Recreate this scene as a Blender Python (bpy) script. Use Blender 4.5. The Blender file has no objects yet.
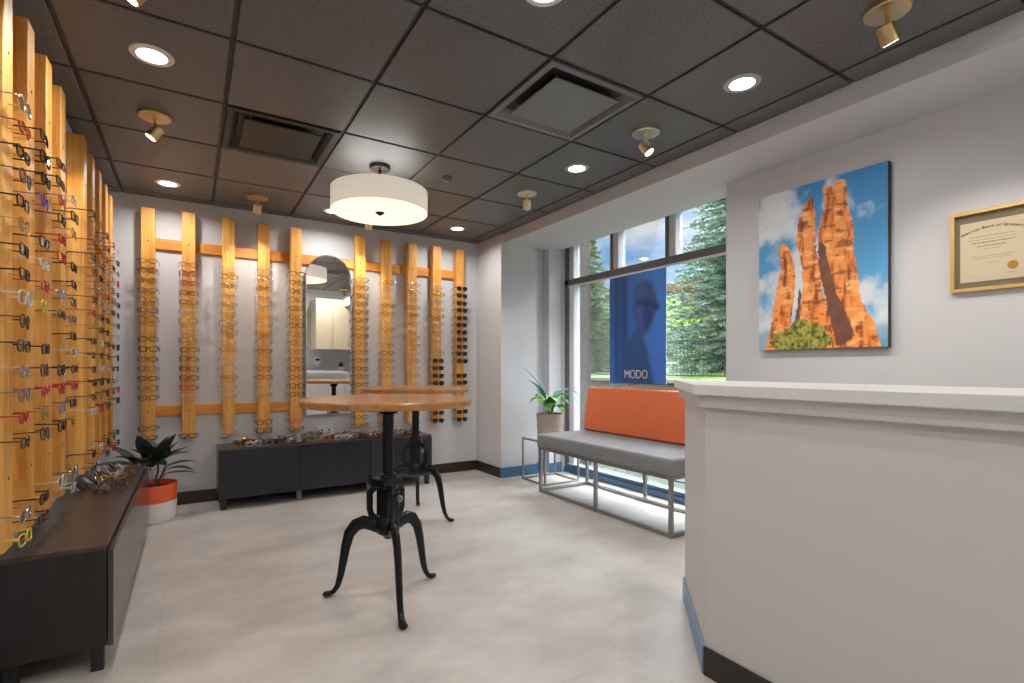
import bpy, bmesh, math, random
from mathutils import Vector, Matrix
R = math.radians
rnd = random.Random(7)
SC = bpy.context.scene
COL = SC.collection

# ------------------------------------------------------------------ camera
cd = bpy.data.cameras.new('camera')
cam = bpy.data.objects.new('camera', cd)
COL.objects.link(cam)
cam.location = (0, 0, 1.142)
cam.rotation_euler = (R(90), 0, R(-31.67))
cd.sensor_width = 36
cd.lens = 506.5 / 1024 * 36
cd.shift_x = (512 - 504.3) / 1024
cd.shift_y = (367.5 - 341.5) / 1024
cd.clip_start = 0.02
SC.camera = cam

# ------------------------------------------------------------------ exposure, sky, sun, lights
SC.view_settings.view_transform = 'Standard'
SC.view_settings.look = 'None'
SC.view_settings.gamma = 1
SC.view_settings.use_curve_mapping = False
SC.view_settings.exposure = 0.16

def make_world():
    w = bpy.data.worlds.new('sky')
    SC.world = w
    w.use_nodes = True
    nt = w.node_tree
    nt.nodes.clear()
    N = nt.nodes.new
    L = nt.links.new
    tc = N('ShaderNodeTexCoord')
    sep = N('ShaderNodeSeparateXYZ')
    L(tc.outputs['Generated'], sep.inputs[0])
    ramp = N('ShaderNodeValToRGB')
    e = ramp.color_ramp.elements
    e[0].position, e[0].color = 0.0, (0.55, 0.78, 1.0, 1)
    e[1].position, e[1].color = 0.34, (0.07, 0.33, 0.95, 1)
    m = ramp.color_ramp.elements.new(0.15)
    m.color = (0.30, 0.62, 1.0, 1)
    m = ramp.color_ramp.elements.new(0.5)
    m.color = (0.10, 0.36, 0.95, 1)
    L(sep.outputs['Z'], ramp.inputs[0])
    mp = N('ShaderNodeMapping')
    mp.inputs['Scale'].default_value = (1.0, 1.0, 3.2)
    mp.inputs['Location'].default_value = (0.31, 0.12, 0.05)
    L(tc.outputs['Generated'], mp.inputs[0])
    ns = N('ShaderNodeTexNoise')
    ns.inputs['Scale'].default_value = 3.4
    ns.inputs['Detail'].default_value = 8
    ns.inputs['Roughness'].default_value = 0.62
    L(mp.outputs[0], ns.inputs['Vector'])
    cr = N('ShaderNodeValToRGB')
    cr.color_ramp.elements[0].position = 0.46
    cr.color_ramp.elements[1].position = 0.66
    L(ns.outputs['Fac'], cr.inputs[0])
    mx = N('ShaderNodeMix')
    mx.data_type = 'RGBA'
    L(cr.outputs[0], mx.inputs[0])
    L(ramp.outputs[0], mx.inputs[6])
    mx.inputs[7].default_value = (0.95, 0.96, 1.0, 1)
    # overhead sky out of view, boosted to push extra daylight through the window
    hi = N('ShaderNodeMapRange')
    hi.interpolation_type = 'SMOOTHSTEP'
    hi.inputs['From Min'].default_value = .42
    hi.inputs['From Max'].default_value = .72
    L(sep.outputs['Z'], hi.inputs['Value'])
    mz = N('ShaderNodeMix')
    mz.data_type = 'RGBA'
    L(hi.outputs[0], mz.inputs[0])
    L(mx.outputs[2], mz.inputs[6])
    mz.inputs[7].default_value = (24.0, 25.0, 26.5, 1)
    bg = N('ShaderNodeBackground')
    bg.inputs['Strength'].default_value = 1.0
    L(mz.outputs[2], bg.inputs[0])
    out = N('ShaderNodeOutputWorld')
    L(bg.outputs[0], out.inputs[0])
make_world()

sun = bpy.data.lights.new('sun', 'SUN')
sun.energy = 3.0
sun.angle = R(1.5)
sun.color = (1.0, 0.95, 0.86)
so = bpy.data.objects.new('sun', sun)
COL.objects.link(so)
so.rotation_euler = Vector((0.62, 0.28, -0.78)).to_track_quat('-Z', 'Y').to_euler()

DOWN_W, SPOT_W, DRUM_W = 6.4, 5.0, 4.5      # watts of the room's own lamps
WARM = (1.0, 0.96, 0.92)

# ------------------------------------------------------------------ geometry helpers
class MB:
    def __init__(s):
        s.v, s.f, s.m, s.c = [], [], [], []
    def add(s, vs, fs, mi=0):
        o = len(s.v)
        s.v += [tuple(x) for x in vs]
        s.f += [tuple(o + i for i in f) for f in fs]
        s.m += [mi] * len(fs)
        return s
    def box(s, x0, x1, y0, y1, z0, z1, mi=0, M=None):
        vs = [Vector((x, y, z)) for z in (z0, z1) for y in (y0, y1) for x in (x0, x1)]
        if M is not None:
            vs = [M @ v for v in vs]
        return s.add(vs, [(0, 2, 3, 1), (4, 5, 7, 6), (0, 1, 5, 4), (2, 6, 7, 3), (0, 4, 6, 2), (1, 3, 7, 5)], mi)
    def cbox(s, c, d, mi=0, M=None):
        return s.box(c[0]-d[0]/2, c[0]+d[0]/2, c[1]-d[1]/2, c[1]+d[1]/2, c[2]-d[2]/2, c[2]+d[2]/2, mi, M)
    def tube(s, pts, r, n=8, closed=False, mi=0, up=None, caps=True):
        """sweep an n-gon along pts; r = number, (a, b) or a list of either per point"""
        P = [Vector(p) for p in pts]
        k = len(P)
        rr = r if isinstance(r, list) else [r] * k
        rr = [(q, q) if not isinstance(q, tuple) else q for q in rr]
        upv = Vector(up) if up else None
        vs, prev = [], None
        for i in range(k):
            if closed:
                t = P[(i+1) % k] - P[i-1]
            else:
                t = P[min(i+1, k-1)] - P[max(i-1, 0)]
            t.normalize()
            ref = upv if upv else (prev if prev is not None else (Vector((0, 0, 1)) if abs(t.z) < .9 else Vector((1, 0, 0))))
            a = ref - t * ref.dot(t)
            if a.length < 1e-6:
                a = t.orthogonal()
            a.normalize()
            b = t.cross(a)
            prev = a
            for j in range(n):
                g = 2 * math.pi * (j + .5) / n
                vs.append(P[i] + a * (math.cos(g) * rr[i][0]) + b * (math.sin(g) * rr[i][1]))
        fs = []
        for i in range(k if closed else k - 1):
            for j in range(n):
                a0, a1 = i * n + j, i * n + (j+1) % n
                b0, b1 = ((i+1) % k) * n + j, ((i+1) % k) * n + (j+1) % n
                fs.append((a0, a1, b1, b0))
        if not closed and caps:
            fs.append(tuple(range(n - 1, -1, -1)))
            fs.append(tuple((k-1) * n + j for j in range(n)))
        return s.add(vs, fs, mi)
    def cyl(s, p0, p1, r0, r1=None, n=20, mi=0):
        return s.tube([p0, p1], [r0, r0 if r1 is None else r1], n, mi=mi)
    def lathe(s, prof, c=(0, 0, 0), n=40, mi=0, M=None):
        vs = []
        for (r, z) in prof:
            for j in range(n):
                g = 2 * math.pi * j / n
                p = Vector((r * math.cos(g), r * math.sin(g), z))
                if M is not None:
                    p = M @ p
                vs.append(p + Vector(c))
        fs = []
        for i in range(len(prof) - 1):
            for j in range(n):
                fs.append((i*n + j, i*n + (j+1) % n, (i+1)*n + (j+1) % n, (i+1)*n + j))
        if prof[0][0] > 1e-6:
            fs.append(tuple(range(n-1, -1, -1)))
        if prof[-1][0] > 1e-6:
            fs.append(tuple((len(prof)-1)*n + j for j in range(n)))
        return s.add(vs, fs, mi)
    def prism(s, poly, f0, f1, mi=0):
        """poly: 2D points; f0/f1 map a 2D point to 3D for the two caps"""
        n = len(poly)
        vs = [f0(p) for p in poly] + [f1(p) for p in poly]
        fs = [tuple(range(n)), tuple(range(2*n - 1, n - 1, -1))]
        fs += [((i+1) % n, i, n + i, n + (i+1) % n) for i in range(n)]
        return s.add(vs, fs, mi)
    def mesh(s, name, mats=None, smooth=40):
        me = bpy.data.meshes.new(name)
        me.from_pydata([tuple(v) for v in s.v], [], s.f)
        for m in (mats or []):
            me.materials.append(m)
        me.polygons.foreach_set('material_index', s.m)
        b = bmesh.new()
        b.from_mesh(me)
        bmesh.ops.recalc_face_normals(b, faces=b.faces)
        b.to_mesh(me)
        b.free()
        if smooth:
            me.polygons.foreach_set('use_smooth', [True] * len(me.polygons))
            me.set_sharp_from_angle(angle=R(smooth))
        me.update()
        return me
    def build(s, name, mat, parent=None, loc=None, bevel=0, smooth=40, rot=None):
        mats = mat if isinstance(mat, (list, tuple)) else [mat]
        o = bpy.data.objects.new(name, s.mesh(name, mats, smooth))
        COL.objects.link(o)
        if parent:
            o.parent = parent
        if loc:
            o.location = loc
        if rot:
            o.rotation_euler = rot
        if bevel:
            md = o.modifiers.new('bevel', 'BEVEL')
            md.width = bevel
            md.segments = 2
            md.limit_method = 'ANGLE'
            md.angle_limit = R(50)
        return o

def tag(o, label, cat, group=None, kind=None):
    o['label'] = label
    o['category'] = cat
    if group:
        o['group'] = group
    if kind:
        o['kind'] = kind
    return o

def thing(name, label, cat, loc=(0, 0, 0), rz=0, group=None):
    o = bpy.data.objects.new(name, None)
    COL.objects.link(o)
    o.empty_display_size = .05
    o.location = loc
    o.rotation_euler = (0, 0, rz)
    return tag(o, label, cat, group)

def struct(o):
    o['kind'] = 'structure'
    return o

def bx(name, mat, x0, x1, y0, y1, z0, z1, parent=None, bevel=0):
    return MB().box(x0, x1, y0, y1, z0, z1).build(name, mat, parent, bevel=bevel)

# ------------------------------------------------------------------ materials
def mat(name, col, rough=.5, metal=0, spec=.5, noise=None, bump=None, emit=None, coat=0, trans=0, aniso=None):
    """noise=(scale, amount, stretch xyz): mottles the colour; bump=(scale, strength)"""
    m = bpy.data.materials.new(name)
    m.use_nodes = True
    nt = m.node_tree
    b = nt.nodes['Principled BSDF']
    b.inputs['Base Color'].default_value = (*col, 1)
    b.inputs['Roughness'].default_value = rough
    b.inputs['Metallic'].default_value = metal
    b.inputs['Specular IOR Level'].default_value = spec
    b.inputs['Coat Weight'].default_value = coat
    N, L = nt.nodes.new, nt.links.new
    tc = N('ShaderNodeTexCoord')
    if noise:
        mp = N('ShaderNodeMapping')
        mp.inputs['Scale'].default_value = noise[2] if len(noise) > 2 else (1, 1, 1)
        L(tc.outputs['Object'], mp.inputs[0])
        ns = N('ShaderNodeTexNoise')
        ns.inputs['Scale'].default_value = noise[0]
        ns.inputs['Detail'].default_value = 5
        L(mp.outputs[0], ns.inputs['Vector'])
        mx = N('ShaderNodeMix')
        mx.data_type = 'RGBA'
        a = noise[1]
        mx.inputs[6].default_value = (*[max(0, c * (1 - a)) for c in col], 1)
        mx.inputs[7].default_value = (*[min(1, c * (1 + a)) for c in col], 1)
        L(ns.outputs['Fac'], mx.inputs[0])
        L(mx.outputs[2], b.inputs['Base Color'])
    if bump:
        ns2 = N('ShaderNodeTexNoise')
        ns2.inputs['Scale'].default_value = bump[0]
        ns2.inputs['Detail'].default_value = 3
        L(tc.outputs['Object'], ns2.inputs['Vector'])
        bp = N('ShaderNodeBump')
        bp.inputs['Strength'].default_value = bump[1]
        bp.inputs['Distance'].default_value = .005
        L(ns2.outputs['Fac'], bp.inputs['Height'])
        L(bp.outputs[0], b.inputs['Normal'])
    if emit:
        b.inputs['Emission Color'].default_value = (*emit[0], 1)
        b.inputs['Emission Strength'].default_value = emit[1]
    return m

def wood(name, c1, c2, axis=2, rough=.45, scale=1.0, coat=0):
    """grain along axis; each object gets its own offset"""
    m = bpy.data.materials.new(name)
    m.use_nodes = True
    nt = m.node_tree
    b = nt.nodes['Principled BSDF']
    b.inputs['Roughness'].default_value = rough
    b.inputs['Coat Weight'].default_value = coat
    N, L = nt.nodes.new, nt.links.new
    tc = N('ShaderNodeTexCoord')
    oi = N('ShaderNodeObjectInfo')
    off = N('ShaderNodeVectorMath')
    off.operation = 'SCALE'
    cx = N('ShaderNodeCombineXYZ')
    for i in range(3):
        cx.inputs[i].default_value = (13.7, 7.1, 29.3)[i]
    L(cx.outputs[0], off.inputs[0])
    L(oi.outputs['Random'], off.inputs['Scale'])
    ad = N('ShaderNodeVectorMath')
    L(tc.outputs['Object'], ad.inputs[0])
    L(off.outputs[0], ad.inputs[1])
    mp = N('ShaderNodeMapping')
    sc = [14 * scale] * 3
    sc[axis] = .9 * scale
    mp.inputs['Scale'].default_value = sc
    L(ad.outputs[0], mp.inputs[0])
    ns = N('ShaderNodeTexNoise')
    ns.inputs['Scale'].default_value = 1.6
    ns.inputs['Detail'].default_value = 6
    ns.inputs['Distortion'].default_value = .8
    L(mp.outputs[0], ns.inputs['Vector'])
    mp2 = N('ShaderNodeMapping')
    sc2 = [90 * scale] * 3
    sc2[axis] = 3 * scale
    mp2.inputs['Scale'].default_value = sc2
    L(ad.outputs[0], mp2.inputs[0])
    n2 = N('ShaderNodeTexNoise')
    n2.inputs['Scale'].default_value = 1.5
    L(mp2.outputs[0], n2.inputs['Vector'])
    am = N('ShaderNodeMath')
    am.operation = 'MULTIPLY_ADD'
    am.inputs[1].default_value = .35
    L(n2.outputs['Fac'], am.inputs[0])
    L(ns.outputs['Fac'], am.inputs[2])
    cr = N('ShaderNodeValToRGB')
    cr.color_ramp.elements[0].position = .45
    cr.color_ramp.elements[0].color = (*c1, 1)
    cr.color_ramp.elements[1].position = .9
    cr.color_ramp.elements[1].color = (*c2, 1)
    L(am.outputs[0], cr.inputs[0])
    L(cr.outputs[0], b.inputs['Base Color'])
    return m

def glass(name, tint=(1, 1, 1), refl=.12, rough=.02):
    """thin pane: clear with a Fresnel reflection"""
    m = bpy.data.materials.new(name)
    m.use_nodes = True
    nt = m.node_tree
    nt.nodes.clear()
    N, L = nt.nodes.new, nt.links.new
    t = N('ShaderNodeBsdfTransparent')
    t.inputs[0].default_value = (*tint, 1)
    g = N('ShaderNodeBsdfGlossy')
    g.inputs['Roughness'].default_value = rough
    fr = N('ShaderNodeFresnel')
    fr.inputs[0].default_value = 1.45
    ml = N('ShaderNodeMath')
    ml.operation = 'MULTIPLY'
    ml.inputs[1].default_value = refl / .04 * .33
    L(fr.outputs[0], ml.inputs[0])
    mx = N('ShaderNodeMixShader')
    L(ml.outputs[0], mx.inputs[0])
    L(t.outputs[0], mx.inputs[1])
    L(g.outputs[0], mx.inputs[2])
    o = N('ShaderNodeOutputMaterial')
    L(mx.outputs[0], o.inputs[0])
    return m

def vcol_mat(name, rough=.5, translucent=0):
    m = bpy.data.materials.new(name)
    m.use_nodes = True
    nt = m.node_tree
    b = nt.nodes['Principled BSDF']
    b.inputs['Roughness'].default_value = rough
    a = nt.nodes.new('ShaderNodeVertexColor')
    a.layer_name = 'print'
    nt.links.new(a.outputs[0], b.inputs['Base Color'])
    if translucent:
        t = nt.nodes.new('ShaderNodeBsdfTranslucent')
        nt.links.new(a.outputs[0], t.inputs[0])
        mx = nt.nodes.new('ShaderNodeMixShader')
        mx.inputs[0].default_value = translucent
        nt.links.new(b.outputs[0], mx.inputs[1])
        nt.links.new(t.outputs[0], mx.inputs[2])
        nt.links.new(mx.outputs[0], nt.nodes['Material Output'].inputs[0])
    return m

def floor_mat():
    m = mat('floor_tile', (.60, .565, .53), .33, bump=(60, .03))
    nt = m.node_tree
    b = nt.nodes['Principled BSDF']
    N, L = nt.nodes.new, nt.links.new
    tc = N('ShaderNodeTexCoord')
    mp = N('ShaderNodeMapping')
    mp.inputs['Rotation'].default_value = (0, 0, R(90))
    mp.inputs['Location'].default_value = (.25, .12, 0)
    L(tc.outputs['Object'], mp.inputs[0])
    br = N('ShaderNodeTexBrick')
    br.offset = .5
    br.inputs['Color1'].default_value = (.545, .515, .485, 1)
    br.inputs['Color2'].default_value = (.565, .535, .505, 1)
    br.inputs['Mortar'].default_value = (.47, .44, .41, 1)
    br.inputs['Scale'].default_value = 1
    br.inputs['Brick Width'].default_value = 1.2
    br.inputs['Row Height'].default_value = .8
    br.inputs['Mortar Size'].default_value = .0022
    br.inputs['Mortar Smooth'].default_value = .4
    L(mp.outputs[0], br.inputs['Vector'])
    ns = N('ShaderNodeTexNoise')
    ns.inputs['Scale'].default_value = 2.2
    ns.inputs['Detail'].default_value = 9
    ns.inputs['Roughness'].default_value = .62
    mp2 = N('ShaderNodeMapping')
    mp2.inputs['Scale'].default_value = (1, 1.6, 1)
    L(tc.outputs['Object'], mp2.inputs[0])
    L(mp2.outputs[0], ns.inputs['Vector'])
    cr = N('ShaderNodeValToRGB')
    cr.color_ramp.elements[0].position = .3
    cr.color_ramp.elements[0].color = (.74, .72, .70, 1)
    cr.color_ramp.elements[1].position = .68
    cr.color_ramp.elements[1].color = (1.08, 1.07, 1.06, 1)
    L(ns.outputs['Fac'], cr.inputs[0])
    mx = N('ShaderNodeMix')
    mx.data_type = 'RGBA'
    mx.blend_type = 'MULTIPLY'
    mx.inputs[0].default_value = 1
    L(br.outputs['Color'], mx.inputs[6])
    L(cr.outputs[0], mx.inputs[7])
    L(mx.outputs[2], b.inputs['Base Color'])
    return m

def ceiling_tile_mat():
    m = mat('ceiling_tile', (.07, .069, .07), .42, spec=.8, bump=(260, .22))
    nt = m.node_tree
    b = nt.nodes['Principled BSDF']
    N, L = nt.nodes.new, nt.links.new
    tc = N('ShaderNodeTexCoord')
    ns = N('ShaderNodeTexNoise')
    ns.inputs['Scale'].default_value = 130
    ns.inputs['Detail'].default_value = 2
    L(tc.outputs['Object'], ns.inputs['Vector'])
    cr = N('ShaderNodeValToRGB')
    cr.color_ramp.elements[0].position = .33
    cr.color_ramp.elements[0].color = (.042, .042, .044, 1)
    cr.color_ramp.elements[1].position = .5
    cr.color_ramp.elements[1].color = (.108, .109, .113, 1)
    L(ns.outputs['Fac'], cr.inputs[0])
    L(cr.outputs[0], b.inputs['Base Color'])
    return m

M = dict(
    wall=mat('wall_paint', (.615, .62, .645), .6, bump=(180, .04)),
    white=mat('white_trim', (.72, .71, .70), .4),
    counter=mat('counter_paint', (.62, .605, .59), .5, bump=(220, .03)),
    floor=floor_mat(),
    tile=ceiling_tile_mat(),
    tbar=mat('ceiling_grid_black', (.035, .034, .035), .5),
    brownbase=mat('dark_brown_vinyl', (.028, .02, .016), .4, noise=(30, .3, (1, 1, 6))),
    skysheenbase=mat('painted_sky_sheen_vinyl', (.06, .17, .30), .35),  # dark baseboard's blue sky reflection, painted into the base colour
    skysheenpale=mat('painted_pale_sky_sheen_vinyl', (.19, .31, .46), .4),  # paler painted sky reflection for the counter's angled end
    pine=wood('pine', (.56, .22, .03), (.88, .48, .12)),
    pine_rail=wood('pine_rail', (.56, .19, .018), (.78, .34, .055), axis=0),
    tabletop=wood('oiled_tabletop', (.26, .10, .025), (.50, .23, .065), axis=0, rough=.3, coat=.2),
    espresso=wood('espresso_veneer', (.007, .006, .006), (.020, .016, .016), axis=2, rough=.38),
    espresso_y=wood('espresso_top', (.05, .032, .024), (.115, .075, .055), axis=1, rough=.30, scale=1.2),
    espresso_x=wood('espresso_top_cross', (.03, .022, .02), (.075, .055, .046), axis=0, rough=.3, scale=1.2),
    espresso_door=wood('espresso_door', (.03, .021, .018), (.07, .05, .042), axis=2, rough=.22, coat=.15),
    navy_door=wood('dark_door', (.007, .009, .015), (.018, .023, .036), axis=2, rough=.28),
    iron=mat('black_cast_iron', (.016, .017, .02), .25, metal=.55, noise=(18, .5), bump=(90, .15)),
    steel=mat('brushed_steel', (.33, .32, .31), .33, metal=.85, noise=(40, .2, (1, 1, 8))),
    brass=mat('brushed_brass', (.66, .48, .24), .3, metal=1.0),
    brass_pale=mat('pale_satin_brass', (.80, .70, .50), .3, metal=1.0),
    black=mat('black_plastic', (.012, .012, .013), .4),
    screw=mat('dark_screw', (.05, .035, .025), .4, metal=.8),
    bronze=mat('dark_bronze', (.05, .035, .025), .35, metal=.9),
    mirror=mat('mirror_silver', (.93, .94, .95), .01, metal=1.0),
    chrome=mat('polished_frame', (.75, .74, .73), .18, metal=1.0),
    vent=mat('vent_grey_metal', (.19, .195, .20), .38, metal=.3),
    vent_dark=mat('vent_black_metal', (.022, .0215, .0215), .5),
    vent_in=mat('vent_inside', (.008, .008, .008), .8),
    alu=mat('dark_anodised', (.13, .13, .135), .42, metal=.2),
    alu_pale=mat('pale_aluminium', (.60, .60, .60), .4, metal=.1),
    glass=glass('window_glass', (.97, .985, .98), .05),
    orange=mat('burnt_orange_leather', (.74, .17, .06), .45, bump=(150, .12), noise=(6, .08)),
    grey_fab=mat('grey_upholstery', (.225, .23, .245), .7, bump=(300, .2), noise=(90, .12)),
    pot_orange=mat('orange_glaze', (.78, .115, .03), .45, noise=(14, .12)),
    pot_white=mat('white_glaze', (.72, .70, .66), .45),
    soil=mat('potting_soil', (.03, .02, .014), .9, bump=(60, .8)),
    rubber=mat('dark_rubber_leaf', (.045, .060, .052), .28, noise=(9, .5)),
    stem=mat('brown_stem', (.13, .08, .045), .6),
    leaf=mat('green_leaf', (.09, .30, .045), .4, noise=(8, .5)),
    leaf_blue=mat('blue_green_leaf', (.16, .30, .32), .35, noise=(8, .3)),
    planter=mat('grey_wood_planter', (.36, .30, .25), .6, noise=(7, .45, (1, 1, 10))),
    paper=mat('cream_paper', (.86, .74, .55), .6),
    mat_board=mat('taupe_backing', (.28, .23, .17), .7),
    gold=mat('gold_frame', (.72, .50, .18), .35, metal=.55),
    seal=mat('gold_seal', (.62, .38, .06), .35, metal=.5),
    ink=mat('black_ink', (.09, .07, .05), .6),
    letter=mat('white_lettering', (.93, .94, .96), .5),
    cream=mat('cream_laminate', (.78, .66, .46), .45, noise=(5, .1, (8, 1, 1))),
    porcelain=mat('white_plastic', (.78, .78, .77), .35),
    shade=None, lens_warm=None,
)
M['cloth'] = mat('linen_shade', (.86, .80, .70), .8, emit=((1.0, .89, .76), .34), bump=(400, .15))
M['diffuser'] = mat('frosted_diffuser', (.66, .69, .60), .5, emit=((1.0, .98, .86), .26))
M['lamp'] = mat('lit_lens', (.9, .9, .9), .4, emit=((1.0, .93, .84), 6.0))
M['lamp_small'] = mat('lit_spot_lens', (.9, .9, .9), .4, emit=((1.0, .85, .6), 5.0))
M['trim_white'] = mat('white_trim_ring', (.72, .71, .69), .4)
M['trim_grey'] = mat('grey_trim_ring', (.42, .42, .42), .4)

# ================================================================== THE SETTING
XL, YB, ZC = -.60, 5.006, 2.525
XS, ZS = 2.75, 2.428                 # soffit edge and underside
XP, YP = 3.19, 2.207                 # picture wall plane and its end at the window
XW = 3.50                            # window frame plane

struct(bx('floor', M['floor'], XL - .1, 3.62, -1.6, YB + .1, -.12, 0))
struct(bx('wall_left', M['wall'], XL - .12, XL, -1.5, YB + .12, 0, 2.98))
struct(bx('wall_back', M['wall'], XL, 3.62, YB, YB + .12, 0, 2.98))
struct(bx('wall_right', M['wall'], XP, 3.62, -1.5, YP, 0, 2.60))
struct(bx('wall_front', M['wall'], XL - .12, 3.62, -1.62, -1.5, 0, 2.98))
struct(bx('ceiling_office', M['white'], XL - .12, 3.62, -1.62, .55, 2.92, 2.98))
struct(MB().box(XS, 3.44, -1.5, YB, ZS, 2.60).box(3.44, 3.62, -1.5, YB, 2.53, 2.60).build('beam_soffit', M['wall']))
pl = MB()
pl.box(2.72, 3.17, 4.47, YB, 0, ZS + .001 + .095)
pl.box(3.17, 3.30, 4.54, YB, 0, ZS)
pl.box(3.30, 3.62, 4.42, YB, 0, 2.535)
struct(pl.build('column', M['wall']))
struct(bx('wall_side_window', M['wall'], 3.46, 3.62, 4.405, 4.47, 0, 2.535))

# suspended ceiling: tegular tiles over a black grid, all 2 ft square
T = .6096
GX0, GY0 = -.4615, 1.2043
ct = MB()
vents = {(1, 3), (3, 1)}
for i in range(-1, 7):
    for j in range(-2, 7):
        x0, y0 = GX0 + T * i, GY0 + T * j
        if (i, j) in vents:
            continue
        x0, x1 = max(x0, XL), min(x0 + T, XS)
        y0, y1 = max(y0, .55), min(y0 + T, YB)
        if x1 - x0 < .02 or y1 - y0 < .02:
            continue
        g = .010
        ct.box(x0 + g, x1 - g, y0 + g, y1 - g, ZC, ZC + .012)
ceil = struct(ct.build('ceiling', M['tile'], bevel=.004, smooth=0))
gr = MB()
gr.box(XL, XS + .1, .53, YB, ZC + .034, ZC + .06)
for i in range(0, 7):
    x = GX0 + T * i
    if x < XS:
        gr.box(x - .0075, x + .0075, .55, YB, ZC + .009, ZC + .03)
for j in range(-1, 7):
    y = GY0 + T * j
    if .55 < y < YB:
        gr.box(XL, XS, y - .0075, y + .0075, ZC + .009, ZC + .03)
struct(gr.build('ceiling_grid', M['tbar'], ceil))
struct(bx('trim_ceiling_edge', M['tbar'], XL, XS, .53, .55, ZC, 2.95))

def base(name, m, *a):
    return struct(bx(name, m, *a, bevel=.003))
base('baseboard_back', M['brownbase'], XL, 2.72, YB - .014, YB, 0, .105)
base('baseboard_left', M['brownbase'], XL, XL + .014, -1.5, YB - .014, 0, .105)
base('baseboard_column', M['brownbase'], 2.706, 2.72, 4.47, YB - .014, 0, .105)
bb = MB()
bb.box(2.706, 3.17, 4.456, 4.47, 0, .105)
bb.box(3.17, 3.30, 4.526, 4.54, 0, .105)
bb.box(3.30, 3.46, 4.406, 4.42, 0, .105)
struct(bb.build('baseboard_alcove', M['skysheenbase'], bevel=.003))

# ---- window: dark metal frame with a transom, two mullions above it and one big pane below
win = bpy.data.objects.new('window_1', None)
COL.objects.link(win)
win['kind'] = 'structure'
Y0w, Y1w = YP - .02, 4.405
fr = MB()
fr.box(XW, 3.60, Y0w, Y1w, 2.035, 2.10)                    # transom
fr.box(XW - .01, 3.60, Y0w, Y1w, 2.485, 2.53)              # head
fr.box(XW, 3.60, 4.34, Y1w, .09, 2.49)                     # jamb
fr.box(XW, 3.60, Y0w, Y0w + .06, .09, 2.49)
for y in (3.635, 2.955):
    fr.box(XW - .005, 3.60, y + .02, y + .055, 2.10, 2.487)
struct(fr.build('window_frame', M['alu'], win, bevel=.003))
struct(bx('window_sill_rail', M['skysheenbase'], XW, 3.60, Y0w, Y1w, 0, .09, win, bevel=.003))
f2 = MB()
f2.box(XW + .012, 3.595, 4.265, 4.34, .09, 2.487)
f2.box(XW - .002, XW + .03, Y0w, 4.34, 2.018, 2.033)
f2.box(XW - .012, XW + .03, Y0w, 4.34, .088, .100)
for y in (3.635, 2.955):
    f2.box(XW + .004, 3.595, y - .05, y + .02, 2.10, 2.487)
struct(f2.build('window_glazing_bead', M['alu_pale'], win, bevel=.002))
for z0, z1, ys in ((.09, 2.035, [(Y0w + .06, 4.265)]), (2.10, 2.487, [(Y0w + .06, 2.905), (3.01, 3.585), (3.69, 4.265)])):
    for a, b in ys:
        struct(bx('window_pane', M['glass'], 3.555, 3.561, a, b, z0, z1, win))
base('baseboard_window', M['skysheenbase'], XW - .014, XW, YP, 4.405, 0, .055)
struct(bx('wall_window_end', M['alu'], XW + .001, 3.60, 1.9, Y0w, 0, ZS))

# ================================================================== EYEGLASSES AND THEIR RACKS
def clear_acetate(name, col, alpha):
    m = mat(name, col, .2)
    nt = m.node_tree
    b = nt.nodes['Principled BSDF']
    t = nt.nodes.new('ShaderNodeBsdfTransparent')
    mx = nt.nodes.new('ShaderNodeMixShader')
    mx.inputs[0].default_value = alpha
    nt.links.new(t.outputs[0], mx.inputs[1])
    nt.links.new(b.outputs[0], mx.inputs[2])
    nt.links.new(mx.outputs[0], nt.nodes['Material Output'].inputs[0])
    return m

FM = {
    'black': mat('black_acetate', (.01, .01, .012), .25),
    'tortoiseshell': mat('tortoise_acetate', (.10, .035, .012), .25, noise=(70, .9)),
    'clear': clear_acetate('clear_acetate', (.72, .70, .68), .55),
    'gold': mat('gold_wire', (.55, .36, .12), .25, metal=.9),
    'silver': mat('silver_wire', (.45, .45, .46), .25, metal=.9),
    'red': mat('red_acetate', (.42, .012, .02), .25),
    'purple': mat('purple_acetate', (.12, .05, .40), .25),
    'navy': mat('navy_acetate', (.02, .035, .13), .25),
    'magenta': mat('magenta_acetate', (.50, .02, .16), .25),
    'yellow': mat('yellow_acetate', (.62, .48, .04), .3),
    'brown': mat('brown_acetate', (.055, .025, .014), .25),
    'grey': mat('grey_acetate', (.14, .13, .14), .3),
}
LENS = {'clear': glass('clear_lens', (.96, .97, .97), .07), 'dark': None}
LENS['dark'] = clear_acetate('tinted_lens', (.022, .012, .008), .86)

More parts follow.
